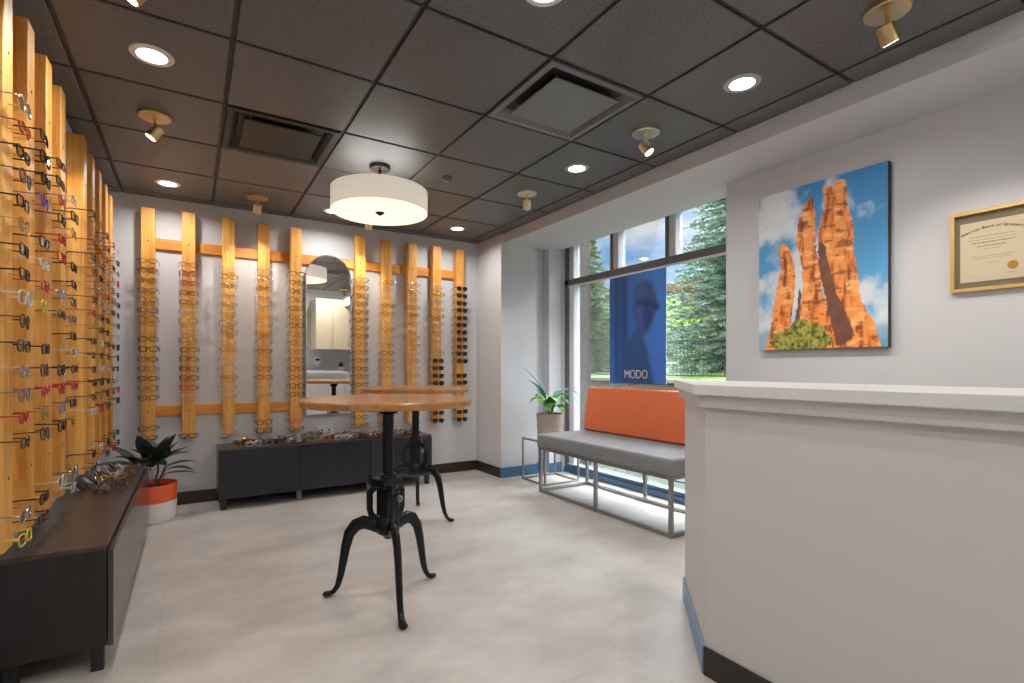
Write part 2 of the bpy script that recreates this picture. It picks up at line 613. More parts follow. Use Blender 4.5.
STYLES = {   # half width, half height, roundness exponent, rim radius
    'rectangular': (.0265, .0175, 4.5, .0024),
    'round': (.0245, .0225, 2.0, .0018),
    'square': (.0265, .0215, 3.4, .0027),
    'oval': (.0262, .0180, 2.3, .0021),
}
def rim_pts(st, sx, grow=0, n=16, y=0):
    a, b, p, r = STYLES[st]
    out = []
    for i in range(n):
        g = 2 * math.pi * i / n
        c, s_ = math.cos(g), math.sin(g)
        x = (a + grow) * math.copysign(abs(c) ** (2 / p), c)
        z = (b + grow) * math.copysign(abs(s_) ** (2 / p), s_)
        if z < 0:
            x *= .94
        out.append((sx * .0345 + x, y + .10 * abs(sx * .0345 + x) ** 2 * 8, z))
    return out
GM = {}
for st, (a, b, p, r) in STYLES.items():
    f = MB()
    for sx in (-1, 1):
        f.tube(rim_pts(st, sx), r, 5, closed=True)
        f.tube([(sx * (.0345 + a), .003, b * .45), (sx * (.0345 + a + .006), .005, b * .5), (sx * .0675, .009, b * .5)], (r * 1.1, r * 1.3), 5)
        f.tube([(sx * .011, .003, -.004), (sx * .008, .008, -.009)], r * .8, 4)
    f.tube([(-.0345 + a, 0, b * .3), (-.004, -.001, b * .48), (.004, -.001, b * .48), (.0345 - a, 0, b * .3)], r * 1.1, 5)
    front = f.mesh('eyeglass_front', [FM['black']])
    ln = {}
    for sx in (-1, 1):
        q = rim_pts(st, sx, -.0004)
        l = MB()
        l.prism(q, lambda t: (t[0], t[1] - .0005, t[2]), lambda t: (t[0], t[1] + .0006, t[2]))
        ln[sx] = l.mesh('lens', [LENS['clear']])
    tm = {}
    for sx in (-1, 1):
        t = MB()
        t.tube([(sx * .0675, .008, b * .5), (sx * .0682, .05, b * .5), (sx * .068, .098, b * .46), (sx * .0672, .115, b * .1), (sx * .0665, .129, -b * .9)],
               [(r * 1.2, r * .8), (r * 1.1, r * .7), (r * 1.2, r * .8), (r * 1.5, r * .9), (r * 1.3, r * .8)], 5, up=(0, 0, 1))
        tm[sx] = t.mesh('temple', [FM['black']])
    # folded pair: temples crossed behind the front
    fo = MB()
    for sx in (-1, 1):
        fo.tube([(sx * .0675, .008, b * .5), (sx * .05, .013 + .003 * sx, b * .5), (-sx * .035, .014 + .003 * sx, b * .42), (-sx * .055, .013 + .003 * sx, -b * .5)], (r * 1.2, r * .8), 5)
    GM[st] = dict(front=front, lens=ln, temple=tm, folded=fo.mesh('temple_pair', [FM['black']]))

def setmat(o, m):
    o.material_slots[0].link = 'OBJECT'
    o.material_slots[0].material = m
PROTO = {}
def proto_glasses(st, colr, lens, folded):
    """the first pair of each kind, with its parts"""
    o = bpy.data.objects.new('eyeglasses', GM[st]['front'])
    parts = []
    for sx in (-1, 1):
        parts.append((bpy.data.objects.new('lens', GM[st]['lens'][sx]), LENS[lens]))
        if not folded:
            parts.append((bpy.data.objects.new('temple', GM[st]['temple'][sx]), FM[colr]))
    if folded:
        parts.append((bpy.data.objects.new('temple_pair', GM[st]['folded']), FM[colr]))
    COL.objects.link(o)
    setmat(o, FM[colr])
    for p, m in parts:
        COL.objects.link(p)
        p.parent = o
        setmat(p, m)
    return o
def place_glasses(st, colr, lens, loc, rot, label, group, folded=False):
    key = (st, colr, lens, folded)
    if key not in PROTO:
        o = PROTO[key] = proto_glasses(*key)
    else:
        src = PROTO[key]
        o = src.copy()
        COL.objects.link(o)
        for ch in src.children:
            if ch.type == 'MESH':
                c = ch.copy()
                COL.objects.link(c)
                c.parent = o
    o.location = loc
    o.rotation_euler = rot
    return tag(o, label, 'glasses', group)

ORD = ['topmost', 'second from top', 'third from top', 'fourth from top', 'fifth from top', 'sixth from top', 'seventh from top', 'eighth from top',
       'ninth from top', 'tenth from top', 'eleventh from top', 'twelfth from top', 'thirteenth from top', 'fourteenth from top', 'fifteenth from top',
       'sixteenth from top', 'seventeenth from top', 'eighteenth from top']
NTH = ['first', 'second', 'third', 'fourth', 'fifth', 'sixth', 'seventh', 'eighth', 'ninth', 'tenth']
ROWS = [1.985 - .0775 * k for k in range(15)] + [.665, .588]
PZ0, PW = .568, .094

PEG = None
def rack(name, label, origin, rz, xs, x0, x1, wallname, plan, order, skip, PZ1):
    global PEG
    root = thing(name, label, 'display rack', origin, rz)
    for z0, z1 in ((2.105, 2.192), (.745, .828)):
        MB().box(x0, x1, -.025, 0, z0, z1).build('rail', M['pine_rail'], root, bevel=.003)
    used = {}
    for i, x in enumerate(xs):
        w = PW
        po = MB().box(-w/2, w/2, -.037, .038, -.92, .92 + rnd.uniform(-.003, .012)).build('post', M['pine'], root, loc=(x, -.063, (PZ0 + PZ1) / 2), bevel=.004)
        zc = (PZ0 + PZ1) / 2
        for z in (2.15, .787):
            MB().lathe([(.0055, 0), (.0055, .0015), (0, .002)], (0, -.037, z - zc), 10, M=Matrix.Rotation(R(90), 4, 'X')).build('screw', M['screw'], po)
        rows = [(k, z) for k, z in enumerate(ROWS) if rnd.random() > skip]
        for k, z in rows:
            if PEG is None:
                PEG = MB().cyl((0, -.036, 0), (0, -.0755, 0), .0022, .0022, 6).build('peg', M['pine'], po)
                pg = PEG
            else:
                pg = PEG.copy()
                COL.objects.link(pg)
                pg.parent = po
            pg.location = (0, 0, z - zc + .001)
        Mw = Matrix.Translation(origin) @ Matrix.Rotation(rz, 4, 'Z')
        for q, (k, z) in enumerate(rows):
            st, colr, lens = plan(i, k)
            p = Mw @ Vector((x + rnd.uniform(-.004, .004), -.140 + rnd.uniform(-.003, .003), z + rnd.uniform(-.003, .003)))
            wds = ('dark sunglasses' if lens == 'dark' else colr + ' ' + st + ' eyeglasses')
            lab = '%s, %s, %s post from the %s' % (wds, ORD[q], NTH[order(i)], wallname)
            place_glasses(st, colr, lens, p, (R(rnd.uniform(-3, 3)), R(rnd.uniform(-2, 2)), rz + R(rnd.uniform(-3, 3))), lab, 'eyeglasses hung on the rack ' + ('behind the tables' if rz == 0 else 'over the low cabinet'))
    return root

bpal = [['black', 'black', 'brown', 'navy', 'black', 'gold'], ['gold', 'tortoiseshell', 'black', 'clear', 'magenta', 'gold'], ['clear', 'gold', 'clear', 'silver'],
        ['clear', 'gold', 'clear', 'silver'], ['black', 'brown', 'black', 'tortoiseshell', 'black'], ['black', 'navy', 'black', 'grey'],
        ['gold', 'tortoiseshell', 'gold', 'clear'], ['clear', 'silver', 'gold', 'clear'], ['clear', 'silver', 'gold', 'clear'], ['black', 'brown', 'tortoiseshell']]
def plan_back(i, k):
    st = rnd.choice(['rectangular', 'rectangular', 'square', 'round', 'oval'])
    c = rnd.choice(bpal[i])
    lens = 'clear'
    if i == 0 and k == 11:
        c = 'purple'
    if i in (1, 3) and k in (9, 10, 11, 12, 15, 16):
        c = 'black' if k != 15 else 'brown'
    if i == 4 and k == 15:
        c = 'magenta'
    if (i == 8 and k >= 10) or i == 9:
        lens, st, c = 'dark', 'square', rnd.choice(['black', 'brown', 'tortoiseshell'])
    return st, c, lens
BX = [-.296, -.022, .266, .540, .806, 1.392, 1.655, 1.925, 2.196, 2.470]
rack('eyeglass_display_rack', 'golden pine post rack with eyeglasses on the wall behind the tables', (0, YB, 0), 0, BX, -.33, 2.515,
     'potted rubber plant behind the tables', plan_back, lambda i: i, .04, 2.415)
lpal = ['black', 'black', 'clear', 'brown', 'grey', 'silver', 'navy', 'clear', 'black', 'tortoiseshell', 'gold', 'black', 'brown', 'silver', 'red', 'black']
LP = {(0, 1): 'red', (0, 3): 'navy', (1, 3): 'purple', (0, 6): 'black', (0, 7): 'black', (1, 12): 'magenta', (0, 13): 'red', (0, 16): 'yellow', (1, 7): 'red', (1, 8): 'yellow', (1, 5): 'black', (2, 2): 'red', (3, 4): 'red'}
def plan_left(i, k):
    return rnd.choice(['rectangular', 'square', 'round', 'oval', 'rectangular']), LP.get((i, k)) or rnd.choice(lpal), 'clear'
LY = [2.215, 2.487, 2.765, 3.035, 3.600, 3.872, 4.146, 4.425, 4.690]
rack('eyeglass_display_rack', 'tall golden pine post rack with eyeglasses above the long low cabinet', (XL, 0, 0), R(90), LY, 1.60, 4.76,
     'rubber plant over low cabinet', plan_left, lambda i: 8 - i, .09, 2.388)

# ---- arched wall mirror between the posts
def arch(w, z0, z1, n=28, inset=0):
    r = w / 2 - inset
    zc = z1 - w / 2
    return [(-r, z0 + inset), (r, z0 + inset)] + [(r * math.cos(math.pi * k / n), zc + r * math.sin(math.pi * k / n)) for k in range(n + 1)]
mr = thing('wall_mirror', 'tall arched wall mirror with thin pale frame between the pine posts', 'mirror', (1.107, YB - .027, .70))
W_, Z1_ = .416, 1.505
a_ = arch(W_, 0, Z1_)
b_ = arch(W_, 0, Z1_, inset=.008)
fm = MB()
n_ = len(a_)
vs = [(p[0], 0, p[1]) for p in a_] + [(p[0], -.022, p[1]) for p in a_] + [(p[0], 0, p[1]) for p in b_] + [(p[0], -.022, p[1]) for p in b_]
fs = []
for i in range(n_):
    j = (i + 1) % n_
    fs += [(i, j, n_ + j, n_ + i), (n_ + i, n_ + j, 3*n_ + j, 3*n_ + i), (2*n_ + j, 2*n_ + i, 3*n_ + i, 3*n_ + j), (j, i, 2*n_ + i, 2*n_ + j)]
fm.add(vs, fs)
fm.build('mirror_frame', M['chrome'], mr)
MB().prism(b_, lambda p: (p[0], -.002, p[1]), lambda p: (p[0], -.014, p[1])).build('mirror_glass', M['mirror'], mr, smooth=0)

# ================================================================== LOW CABINETS
def low_cabinet(label, loc, rz, L_, D_, H_, nd, mtop, mside, mdoor):
    root = thing('low_cabinet', label, 'cabinet', loc, rz)
    zb = .095
    t = .018
    b = MB()
    b.box(0, t, -D_ + .02, 0, zb, H_ - t)
    b.box(L_ - t, L_, -D_ + .02, 0, zb, H_ - t)
    b.box(t, L_ - t, -D_ + .02, 0, zb, zb + t)
    b.box(t, L_ - t, -.012, 0, zb + t, H_ - t)
    for k in range(1, nd):
        x = L_ * k / nd
        b.box(x - t/2, x + t/2, -D_ + .02, -.012, zb + t, H_ - t)
    b.build('cabinet_body', mside, root, bevel=.0015)
    bx('top_panel', mtop, 0, L_, -D_ + .018, 0, H_ - t, H_, root, bevel=.0015)
    for k in range(nd):
        x0, x1 = L_ * k / nd + .002, L_ * (k + 1) / nd - .002
        bx('cabinet_door', mdoor, x0, x1, -D_, -D_ + .017, zb - .004, H_ - t - .003, root, bevel=.0015)
    xs = [.035, L_ - .035] + [L_ * k / nd for k in range(1, nd)]
    for i, x in enumerate(xs):
        for y in ((-D_ + .05, -.04) if i < 2 else (-D_ + .07,)):
            MB().box(x - .02, x + .02, y - .02, y + .02, 0, zb).build('leg', M['black'] if i < 2 else M['vent'], root, bevel=.002)
    return root
CLX, CLY, CLL, CLD, CLH = -.585, 2.41, 1.83, .332, .475
low_cabinet('long dark brown low cabinet with glossy doors under the side eyeglass rack', (CLX, CLY, 0), R(90), CLL, CLD, CLH, 3, M['espresso_x'], M['espresso'], M['espresso_door'])
low_cabinet('blackish low cabinet with plain doors behind the crank tables', (.18, YB - .018, 0), 0, 1.825, .39, .485, 3, M['espresso_x'], M['navy_door'], M['navy_door'])

# eyeglasses folded in a pile on the side cabinet, each one its own pair
pc = ['brown', 'black', 'tortoiseshell', 'tortoiseshell', 'clear', 'grey', 'brown', 'gold', 'clear']
for r_ in range(6):
    for c_ in range(4):
        place_glasses(rnd.choice(['square', 'square', 'round', 'oval']), rnd.choice(pc), rnd.choice(['dark', 'clear', 'clear']),
                      (-.505 + .062 * c_ + rnd.uniform(-.012, .012), 3.46 + .128 * r_ + rnd.uniform(-.02, .02), CLH + .024 + rnd.uniform(0, .003)),
                      (R(-40 + rnd.uniform(-8, 8)), R(rnd.uniform(-6, 6)), R(90 + rnd.uniform(-22, 22))),
                      'folded eyeglasses in the loose pile on top of the long side cabinet', 'folded eyeglasses piled on the side cabinet', folded=True)
# the long heap of tiny folded frames on the cabinet behind the tables
hp = MB()
def join_into(dst, me, Mx, mi):
    dst.add([Mx @ v.co for v in me.vertices], [tuple(p.vertices) for p in me.polygons], mi)
hm = ['brown', 'black', 'tortoiseshell', 'gold', 'clear', 'grey', 'silver', 'red']
for k in range(150):
    st = rnd.choice(['square', 'round', 'oval', 'rectangular'])
    u = rnd.random()
    x = .34 + 1.52 * u
    hgt = .022 + rnd.uniform(0, .016) + (.035 * rnd.random() if .82 < x < 1.02 else 0)
    Mx = Matrix.Translation((x, 4.70 + rnd.uniform(-.05, .12), .488 + hgt)) @ Matrix.Rotation(R(rnd.uniform(-30, 30)), 4, 'Z') @ Matrix.Rotation(R(rnd.uniform(-40, -5)), 4, 'X') @ Matrix.Rotation(R(rnd.uniform(-10, 10)), 4, 'Y')
    mi = rnd.randrange(len(hm))
    join_into(hp, GM[st]['front'], Mx, mi)
    join_into(hp, GM[st]['folded'], Mx, mi)
    for sx in (-1, 1):
        join_into(hp, GM[st]['lens'][sx], Mx, len(hm) + (rnd.random() < .5))
h_ = hp.build('folded_eyeglasses', [FM[c] for c in hm] + [LENS['clear'], LENS['dark']])
tag(h_, 'long low heap of folded eyeglasses on the blackish cabinet behind the tables', 'glasses', None, 'stuff')

# ================================================================== CRANK TABLES
def crank_table(label, x, y, rz, grp='round crank tables'):
    root = thing('crank_table', label, 'table', (x, y, 0), rz, grp)
    H_ = .992
    MB().lathe([(0, H_ - .034), (.403, H_ - .034), (.41, H_ - .028), (.41, H_ - .007), (.404, H_), (0, H_)], n=96).build('tabletop', M['tabletop'], root)
    mp_ = MB()
    mp_.lathe([(.11, H_ - .044), (.11, H_ - .0345), (0, H_ - .0345)], n=32)
    mp_.lathe([(.05, H_ - .075), (.035, H_ - .06), (.055, H_ - .044), (0, H_ - .044)], n=24)
    mp_.build('mounting_plate', M['iron'], root)
    po = MB()
    po.tube([(0, 0, .36), (0, 0, H_ - .06)], .027, 16)
    for k in range(22):                                    # screw thread low on the post
        z = .37 + k * .009
        po.lathe([(.024, z), (.0295, z + .003), (.024, z + .006)], n=16)
    po.build('post', M['iron'], root)
    co = MB()
    co.box(-.068, .056, -.047, .047, .560, .604)
    co.lathe([(.045, .604), (.04, .618), (.03, .624), (0, .624)], n=24)
    co.lathe([(.046, .545), (.046, .566), (0, .566)], n=24)
    co.build('collar', M['iron'], root, bevel=.005)
    hb = MB()
    hb.lathe([(0, .30), (.018, .302), (.03, .318), (.052, .33), (.056, .35), (.056, .392), (.046, .405), (.04, .42), (.04, .548), (0, .548)], n=24)
    hb.box(-.040, .040, -.040, .040, .415, .545)
    hb.build('gear_housing', M['iron'], root, bevel=.002)
    for g in (0, 120, 240):
        ca, sa = math.cos(R(g)), math.sin(R(g))
        P = lambda r, z: (r * ca, r * sa, z)
        MB().tube([P(.04, .556), P(.068, .552), P(.094, .522), P(.094, .440), P(.084, .412), P(.05, .385)], (.010, .017), 6, up=(-sa, ca, 0)).build('bracket', M['iron'], root)
        prof = [(.03, .350, .030, .017), (.08, .368, .031, .017), (.125, .376, .030, .0165), (.166, .360, .028, .016), (.198, .318, .025, .015), (.217, .25, .022, .0145),
                (.230, .18, .019, .014), (.243, .11, .016, .013), (.258, .058, .013, .0125), (.279, .026, .011, .013), (.300, .015, .011, .016), (.322, .013, .010, .017), (.331, .013, .007, .012)]
        lg = MB().tube([P(r, z) for r, z, a, b in prof], [(b * 1.18, a * 1.12) for r, z, a, b in prof], 10, up=(-sa, ca, 0))
        lg.build('leg', M['iron'], root)
    kn = MB()
    kn.cyl((.02, -.045, .50), (.02, -.066, .50), .017, .017, 18)
    kn.cyl((.02, -.066, .50), (.02, -.076, .50), .010, .007, 12)
    kn.build('knob', M['steel'], root)
    ck = MB()
    ck.tube([(-.06, 0, .585), (-.105, 0, .585), (-.112, 0, .590), (-.112, 0, .60)], .008, 8)
    ck.tube([(-.112, 0, .598), (-.112, 0, .66)], [.007, .0045], 8)
    ck.build('crank_handle', M['iron'], root)
    return root
crank_table('round wood-topped crank table on black cast-iron tripod, nearer the camera', .824, 2.426, R(23))
crank_table('round wood-topped crank table on black cast-iron tripod, closer to the wall mirror', 1.457, 3.655, R(64.5))

# ================================================================== CEILING FITTINGS
def lamp_light(name, loc, size, watts, parent, spread=160, col=WARM):
    l = bpy.data.lights.new(name, 'AREA')
    l.shape = 'DISK'
    l.size = size
    l.energy = watts
    l.color = col
    l.spread = R(spread)
    o = bpy.data.objects.new(name, l)
    COL.objects.link(o)
    o.parent = parent
    o.location = loc
    return o
def downlight(x, y, label, w=None, zc=ZC):
    root = thing('recessed_downlight', label, 'ceiling light', (x, y, zc), 0, 'recessed downlights')
    MB().lathe([(.060, -.001), (.058, -.006), (.066, -.008), (.082, -.005), (.085, 0), (.085, .004), (.060, .004)], n=40).build('trim_ring', M['trim_white'] if x < 2 else M['trim_grey'], root)
    MB().lathe([(.059, .003), (.0595, -.004), (.05, -.006), (0, -.007)], n=40).build('lens', M['lamp'], root)
    lamp_light('downlight_lamp', (0, 0, -.012), .08, DOWN_W if w is None else w, root)
for x, y, lb in ((-.15, 2.727, 'lit recessed downlight in the tile beside the brass spotlight over the side rack'),
                 (-.153, 4.56, 'lit recessed downlight above the first pine post by the rubber plant'),
                 (1.06, 4.60, 'lit recessed downlight partly hidden behind the drum ceiling lamp'),
                 (2.246, 4.53, 'lit recessed downlight in the corner above the post with sunglasses'),
                 (2.273, 2.725, 'lit recessed downlight between two brass spotlights near the grey air vent'),
                 (2.277, 1.489, 'lit recessed downlight near the soffit above the reception counter'),
                 (1.10, 1.50, 'lit recessed downlight cut by the top edge, over the open floor'),
                 (-.15, .90, 'added unseen downlight over the entrance end of the side rack')):  # this last lamp is added out of view, for light
    downlight(x, y, lb)
for x, y, lb in ((2.3, -.55, 'added fill downlight in front of the cream wall cabinets'), (.4, -.5, 'added fill downlight over the back of the shop')):  # added lamps behind the camera, to light the back office
    downlight(x, y, lb, 16, 2.92)

def spotlight(x, y, az, label, m='brass'):
    root = thing('brass_spotlight', label, 'spotlight', (x, y, ZC), R(az), 'brass ceiling spotlights')
    MB().lathe([(.078, 0), (.078, -.016), (.074, -.020), (0, -.021)], n=36).build('canopy', M[m], root)
    st = MB()
    st.cyl((0, 0, -.02), (0, 0, -.085), .007, .007, 10)
    st.lathe([(.012, -.019), (.011, -.028), (.007, -.03)], n=12)
    st.build('stem', M[m], root)
    ax = Vector((.55, 0, -.83)).normalized()
    c = Vector((0, 0, -.10))
    MB().tube([c - ax * .035, c - ax * .033, c + ax * .035], [.024, .031, .031], 24).build('spot_head', M[m], root)
    MB().tube([c + ax * .0345, c + ax * .037], [.026, .025], 20).build('lens', M['lamp_small'], root)
    l = bpy.data.lights.new('spot_lamp', 'SPOT')
    l.energy = SPOT_W * 4
    l.color = (1.0, .91, .78)
    l.spot_size = R(75)
    l.spot_blend = .6
    l.shadow_soft_size = .02
    o = bpy.data.objects.new('spot_lamp', l)
    COL.objects.link(o)
    o.parent = root
    o.location = c + ax * .042
    o.rotation_euler = ax.to_track_quat('-Z', 'Y').to_euler()
for x, y, az, lb, m in ((-.173, 3.36, 175, 'brass spotlight beside the black air vent, aimed at the side rack', 'brass'),
                        (.45, 4.53, 90, 'brass spotlight above the pine posts, closest to the black air vent', 'brass'),
                        (1.36, 4.53, 90, 'spotlight peeking out from behind the drum ceiling lamp', 'brass_pale'),
                        (2.248, 3.304, 60, 'brass spotlight before the alcove column, nearest the window corner', 'brass_pale'),
                        (2.261, 2.086, -60, 'brass spotlight between the grey air vent and the soffit', 'brass_pale'),
                        (2.279, .885, -10, 'large brass spotlight aimed at the framed certificate wall', 'brass'),
                        (-.16, 2.13, 175, 'brass spotlight cut by the top edge over the side rack', 'brass')):
    spotlight(x, y, az, lb, m)

def air_vent(i, j, label, mm):
    root = thing('ceiling_air_vent', label, 'air vent', (GX0 + T * (i + .5), GY0 + T * (j + .5), ZC), 0, 'square ceiling air vents')
    h = T / 2 - .012
    fr_ = MB()
    lv = [(h, .010), (h, -.004), (h - .03, -.006), (h - .085, .055), (h - .085, .06)]
    vs = []
    for r, z in lv:
        vs += [(-r, -r, z), (r, -r, z), (r, r, z), (-r, r, z)]
    fs = []
    for k in range(len(lv) - 1):
        for q in range(4):
            fs.append((4*k + q, 4*k + (q+1) % 4, 4*k + 4 + (q+1) % 4, 4*k + 4 + q))
    fr_.add(vs, fs)
    fr_.build('vent_frame', mm, root, smooth=0)
    bx('vent_neck', M['vent_in'], -h + .08, h - .08, -h + .08, h - .08, .0555, .066, root)
    pq = MB()
    pq.box(-.205, .205, -.205, .205, -.012, -.004)
    pq.box(-.185, .185, -.185, .185, -.004, .004)
    pq.build('vent_plaque', mm, root, bevel=.003)
    hk = MB()
    for sx, sy in ((-1, -1), (1, -1), (1, 1), (-1, 1)):
        hk.cyl((sx * .17, sy * .17, .003), (sx * .17, sy * .17, .06), .006, .006, 8)
    hk.build('hanger', M['steel'], root)
air_vent(3, 1, 'grey square ceiling air vent with a hanging panel near the window side', M['vent'])
air_vent(1, 3, 'black square ceiling air vent with a hanging panel behind the drum lamp row', M['vent_dark'])

sp = thing('fire_sprinkler', 'small dark fire sprinkler disc on the ceiling beside the drum lamp', 'sprinkler', (1.577, 3.349, ZC))
MB().lathe([(.036, 0), (.034, -.006), (.014, -.008), (0, -.008)], n=28).build('escutcheon', M['vent_dark'], sp)
s_ = MB()
s_.cyl((0, 0, -.008), (0, 0, -.03), .007, .005, 10)
s_.lathe([(.018, -.030), (.018, -.033), (0, -.034)], n=20)
s_.build('deflector', M['steel'], sp)

dl = thing('drum_ceiling_lamp', 'round cream drum ceiling lamp with frosted underside over the crank tables', 'ceiling light', (1.099, 3.408, ZC))
zt, zb_ = 2.350 - ZC, 2.205 - ZC
cn = MB()
cn.lathe([(.070, 0), (.070, -.018), (.064, -.026), (0, -.028)], n=36)
cn.build('canopy', M['bronze'], dl)
st_ = MB()
st_.cyl((0, 0, -.026), (0, 0, zb_ + .01), .009, .009, 12)
for g in (0, 120, 240):
    st_.tube([(0, 0, zt - .012), (.318 * math.cos(R(g)), .318 * math.sin(R(g)), zt - .012)], .003, 6)
st_.build('stem', M['bronze'], dl)
sh = MB()
sh.lathe([(.323, zb_), (.3235, zb_ + .004), (.323, zt), (.319, zt), (.319, zb_)], n=96)
sh.build('shade', M['cloth'], dl)
MB().lathe([(.316, zb_ + .014), (.316, zb_ + .008), (.20, zb_ + .004), (0, zb_ + .002), (0, zb_ + .010)], n=72).build('diffuser', M['diffuser'], dl)
MB().lathe([(.030, zb_ + .003), (.032, zb_ - .003), (.020, zb_ - .010), (.012, zb_ - .018), (0, zb_ - .019)], n=28).build('finial', M['bronze'], dl)
for nm_, z, rot, w in (('drum_lamp_up', zt + .01, R(180), DRUM_W * .5),):
    o = lamp_light(nm_, (0, 0, z), .5, w, dl, 170)
    o.rotation_euler = (rot, 0, 0)

# ================================================================== BENCH, SIDE TABLE, PLANTS
def cushion(name, m, size, parent, loc, rot=None, r=.022):
    """soft slab with rounded edges and a slightly crowned face"""
    b = bmesh.new()
    bmesh.ops.create_cube(b, size=1)
    bmesh.ops.scale(b, vec=size, verts=b.verts)
    bmesh.ops.bevel(b, geom=b.edges[:], offset=r, segments=4, profile=.5, affect='EDGES')
    me = bpy.data.meshes.new(name)
    b.to_mesh(me)
    b.free()
    me.materials.append(m)
    me.polygons.foreach_set('use_smooth', [True] * len(me.polygons))
    me.set_sharp_from_angle(angle=R(40))
    o = bpy.data.objects.new(name, me)
    COL.objects.link(o)
    o.parent = parent
    o.location = loc
    if rot:
        o.rotation_euler = rot
    return o
BX0, BX1, BY0, BY1 = 2.715, 3.30, 2.285, 3.80
bn = thing('bench', 'steel-framed bench with grey seat and burnt orange back under the window', 'bench', (BX0, BY0, 0))
LBX, LBY = BX1 - BX0, BY1 - BY0
cushion('seat', M['grey_fab'], (LBX + .02, LBY + .03, .125), bn, (LBX/2 - .005, LBY/2, .472))
bk = cushion('backrest', M['orange'], (.085, LBY + .0, .42), bn, (LBX + .015, LBY/2, .742), (0, R(9), 0), .02)
for y in (.18, LBY - .18):
    MB().box(LBX + .045, LBX + .065, y - .02, y + .02, .40, .80).build('backrest_bracket', M['steel'], bn, bevel=.002)
q = .028
for y in (q/2, LBY/2, LBY - q/2):
    for x in (q/2, LBX - q/2):
        MB().cbox((x, y, .206), (q - .001, q - .001, .412)).build('leg', M['steel'], bn, bevel=.002)
for z0 in (.006, .3885):
    br_ = MB()
    br_.box(0, q, q, LBY - q, z0, z0 + .024)
    br_.box(LBX - q, LBX, q, LBY - q, z0, z0 + .024)
    for y in (0, LBY - q):
        br_.box(q, LBX - q, y, y + q, z0, z0 + .024)
    br_.build('frame_rail', M['steel'], bn, bevel=.002)

stt = thing('side_table', 'open steel cube side table holding the leafy window plant', 'side table', (2.885, 3.935, 0))
tx, ty, th, q2 = .43, .40, .425, .018
for z0 in (0, th - q2):
    tf = MB()
    tf.box(0, q2, q2, ty - q2, z0, z0 + q2)
    tf.box(tx - q2, tx, q2, ty - q2, z0, z0 + q2)
    tf.box(0, tx, 0, q2, z0, z0 + q2)
    tf.box(0, tx, ty - q2, ty, z0, z0 + q2)
    tf.build('frame_ring', M['steel'], stt, bevel=.0015)
for x in (q2/2, tx - q2/2):
    for y in (q2/2, ty - q2/2):
        MB().cbox((x, y, th/2), (q2, q2, th - 2*q2)).build('leg', M['steel'], stt, bevel=.0015)
bx('table_top', M['white'], .001, tx - .001, .001, ty - .001, th + .0002, th + .012, stt, bevel=.002)

def leaf(mb, base_, az, el, L_, W_, droop, mi=0, fold=.18, n=9):
    """pointed blade: starts at base_, heads out along az/el and bends down by droop"""
    p = Vector(base_)
    out = Vector((math.cos(az), math.sin(az), 0))
    side = Vector((-math.sin(az), math.cos(az), 0))
    th_ = el
    pts = []
    for i in range(n):
        t = i / (n - 1)
        w = W_ * 1.5 * (math.sin(math.pi * min(1, t * .96 + .04) ** .8)) ** .9 * .5
        d = out * math.cos(th_) + Vector((0, 0, math.sin(th_)))
        nrm = -out * math.sin(th_) + Vector((0, 0, math.cos(th_)))
        pts.append((p.copy(), w, nrm))
        p = p + d * (L_ / (n - 1))
        th_ -= droop / (n - 1)
    vs = []
    for k, off in ((0, .0008), (1, -.0008)):
        for c, w, nrm in pts:
            vs += [c + side * w + nrm * (w * fold + off), c + nrm * off, c - side * w + nrm * (w * fold + off)]
    fs = []
    m3 = 3 * n
    for i in range(n - 1):
        for j in (0, 1):
            a = 3*i + j
            fs.append((a, a + 1, a + 4, a + 3))
            fs.append((m3 + a + 3, m3 + a + 4, m3 + a + 1, m3 + a))
        fs.append((3*i + 3, m3 + 3*i + 3, m3 + 3*i, 3*i))
        fs.append((3*i + 2, m3 + 3*i + 2, m3 + 3*i + 5, 3*i + 5))
    mb.add(vs, fs, mi)
    return pts[0][0]

pp = thing('potted_plant', 'leafy green plant in a round wooden-grey pot on the side table', 'potted plant', (3.105, 4.15, th + .0125))
MB().lathe([(0, 0), (.118, 0), (.124, .006), (.137, .232), (.137, .238), (.127, .238), (.122, .205), (0, .205)], n=48).build('pot', M['planter'], pp)
MB().lathe([(.121, .204), (.08, .214), (0, .218)], n=28).build('soil', M['soil'], pp)
lf = MB()
sm = MB()
r2 = random.Random(3)
for k, (az, el, L_, W_, dr, h, mi) in enumerate([
        (205, 50, .19, .080, 2.0, .13, 0), (160, 48, .19, .075, 2.1, .14, 0), (255, 55, .20, .085, 2.2, .14, 0), (300, 50, .19, .08, 2.2, .13, 0), (340, 46, .18, .07, 2.1, .12, 0),
        (20, 55, .19, .075, 1.9, .13, 0), (95, 60, .20, .075, 1.8, .14, 0), (228, 40, .17, .08, 2.3, .10, 0), (278, 38, .17, .085, 2.4, .09, 0), (60, 52, .18, .07, 1.9, .11, 0), (320, 62, .17, .07, 2.0, .16, 0),
        (148, 66, .36, .06, .5, .20, 1), (165, 60, .28, .05, .6, .18, 1), (325, 60, .30, .05, 1.7, .18, 1), (345, 48, .32, .045, 1.9, .19, 1), (310, 42, .30, .045, 2.3, .18, 1), (130, 78, .32, .045, .4, .21, 1), (185, 58, .26, .05, .5, .17, 1), (10, 60, .28, .045, 1.8, .17, 1)]):
    a = R(az)
    b0 = Vector((.02 * math.cos(a), .02 * math.sin(a), .214))
    b1 = b0 + Vector((.035 * math.cos(a), .035 * math.sin(a), h))
    sm.tube([b0, (b0 + b1) / 2 + Vector((0, 0, .008)), b1], .0042, 6)
    leaf(lf, b1, a, R(el), L_, W_, dr, mi)
sm.build('stem', M['leaf'], pp)
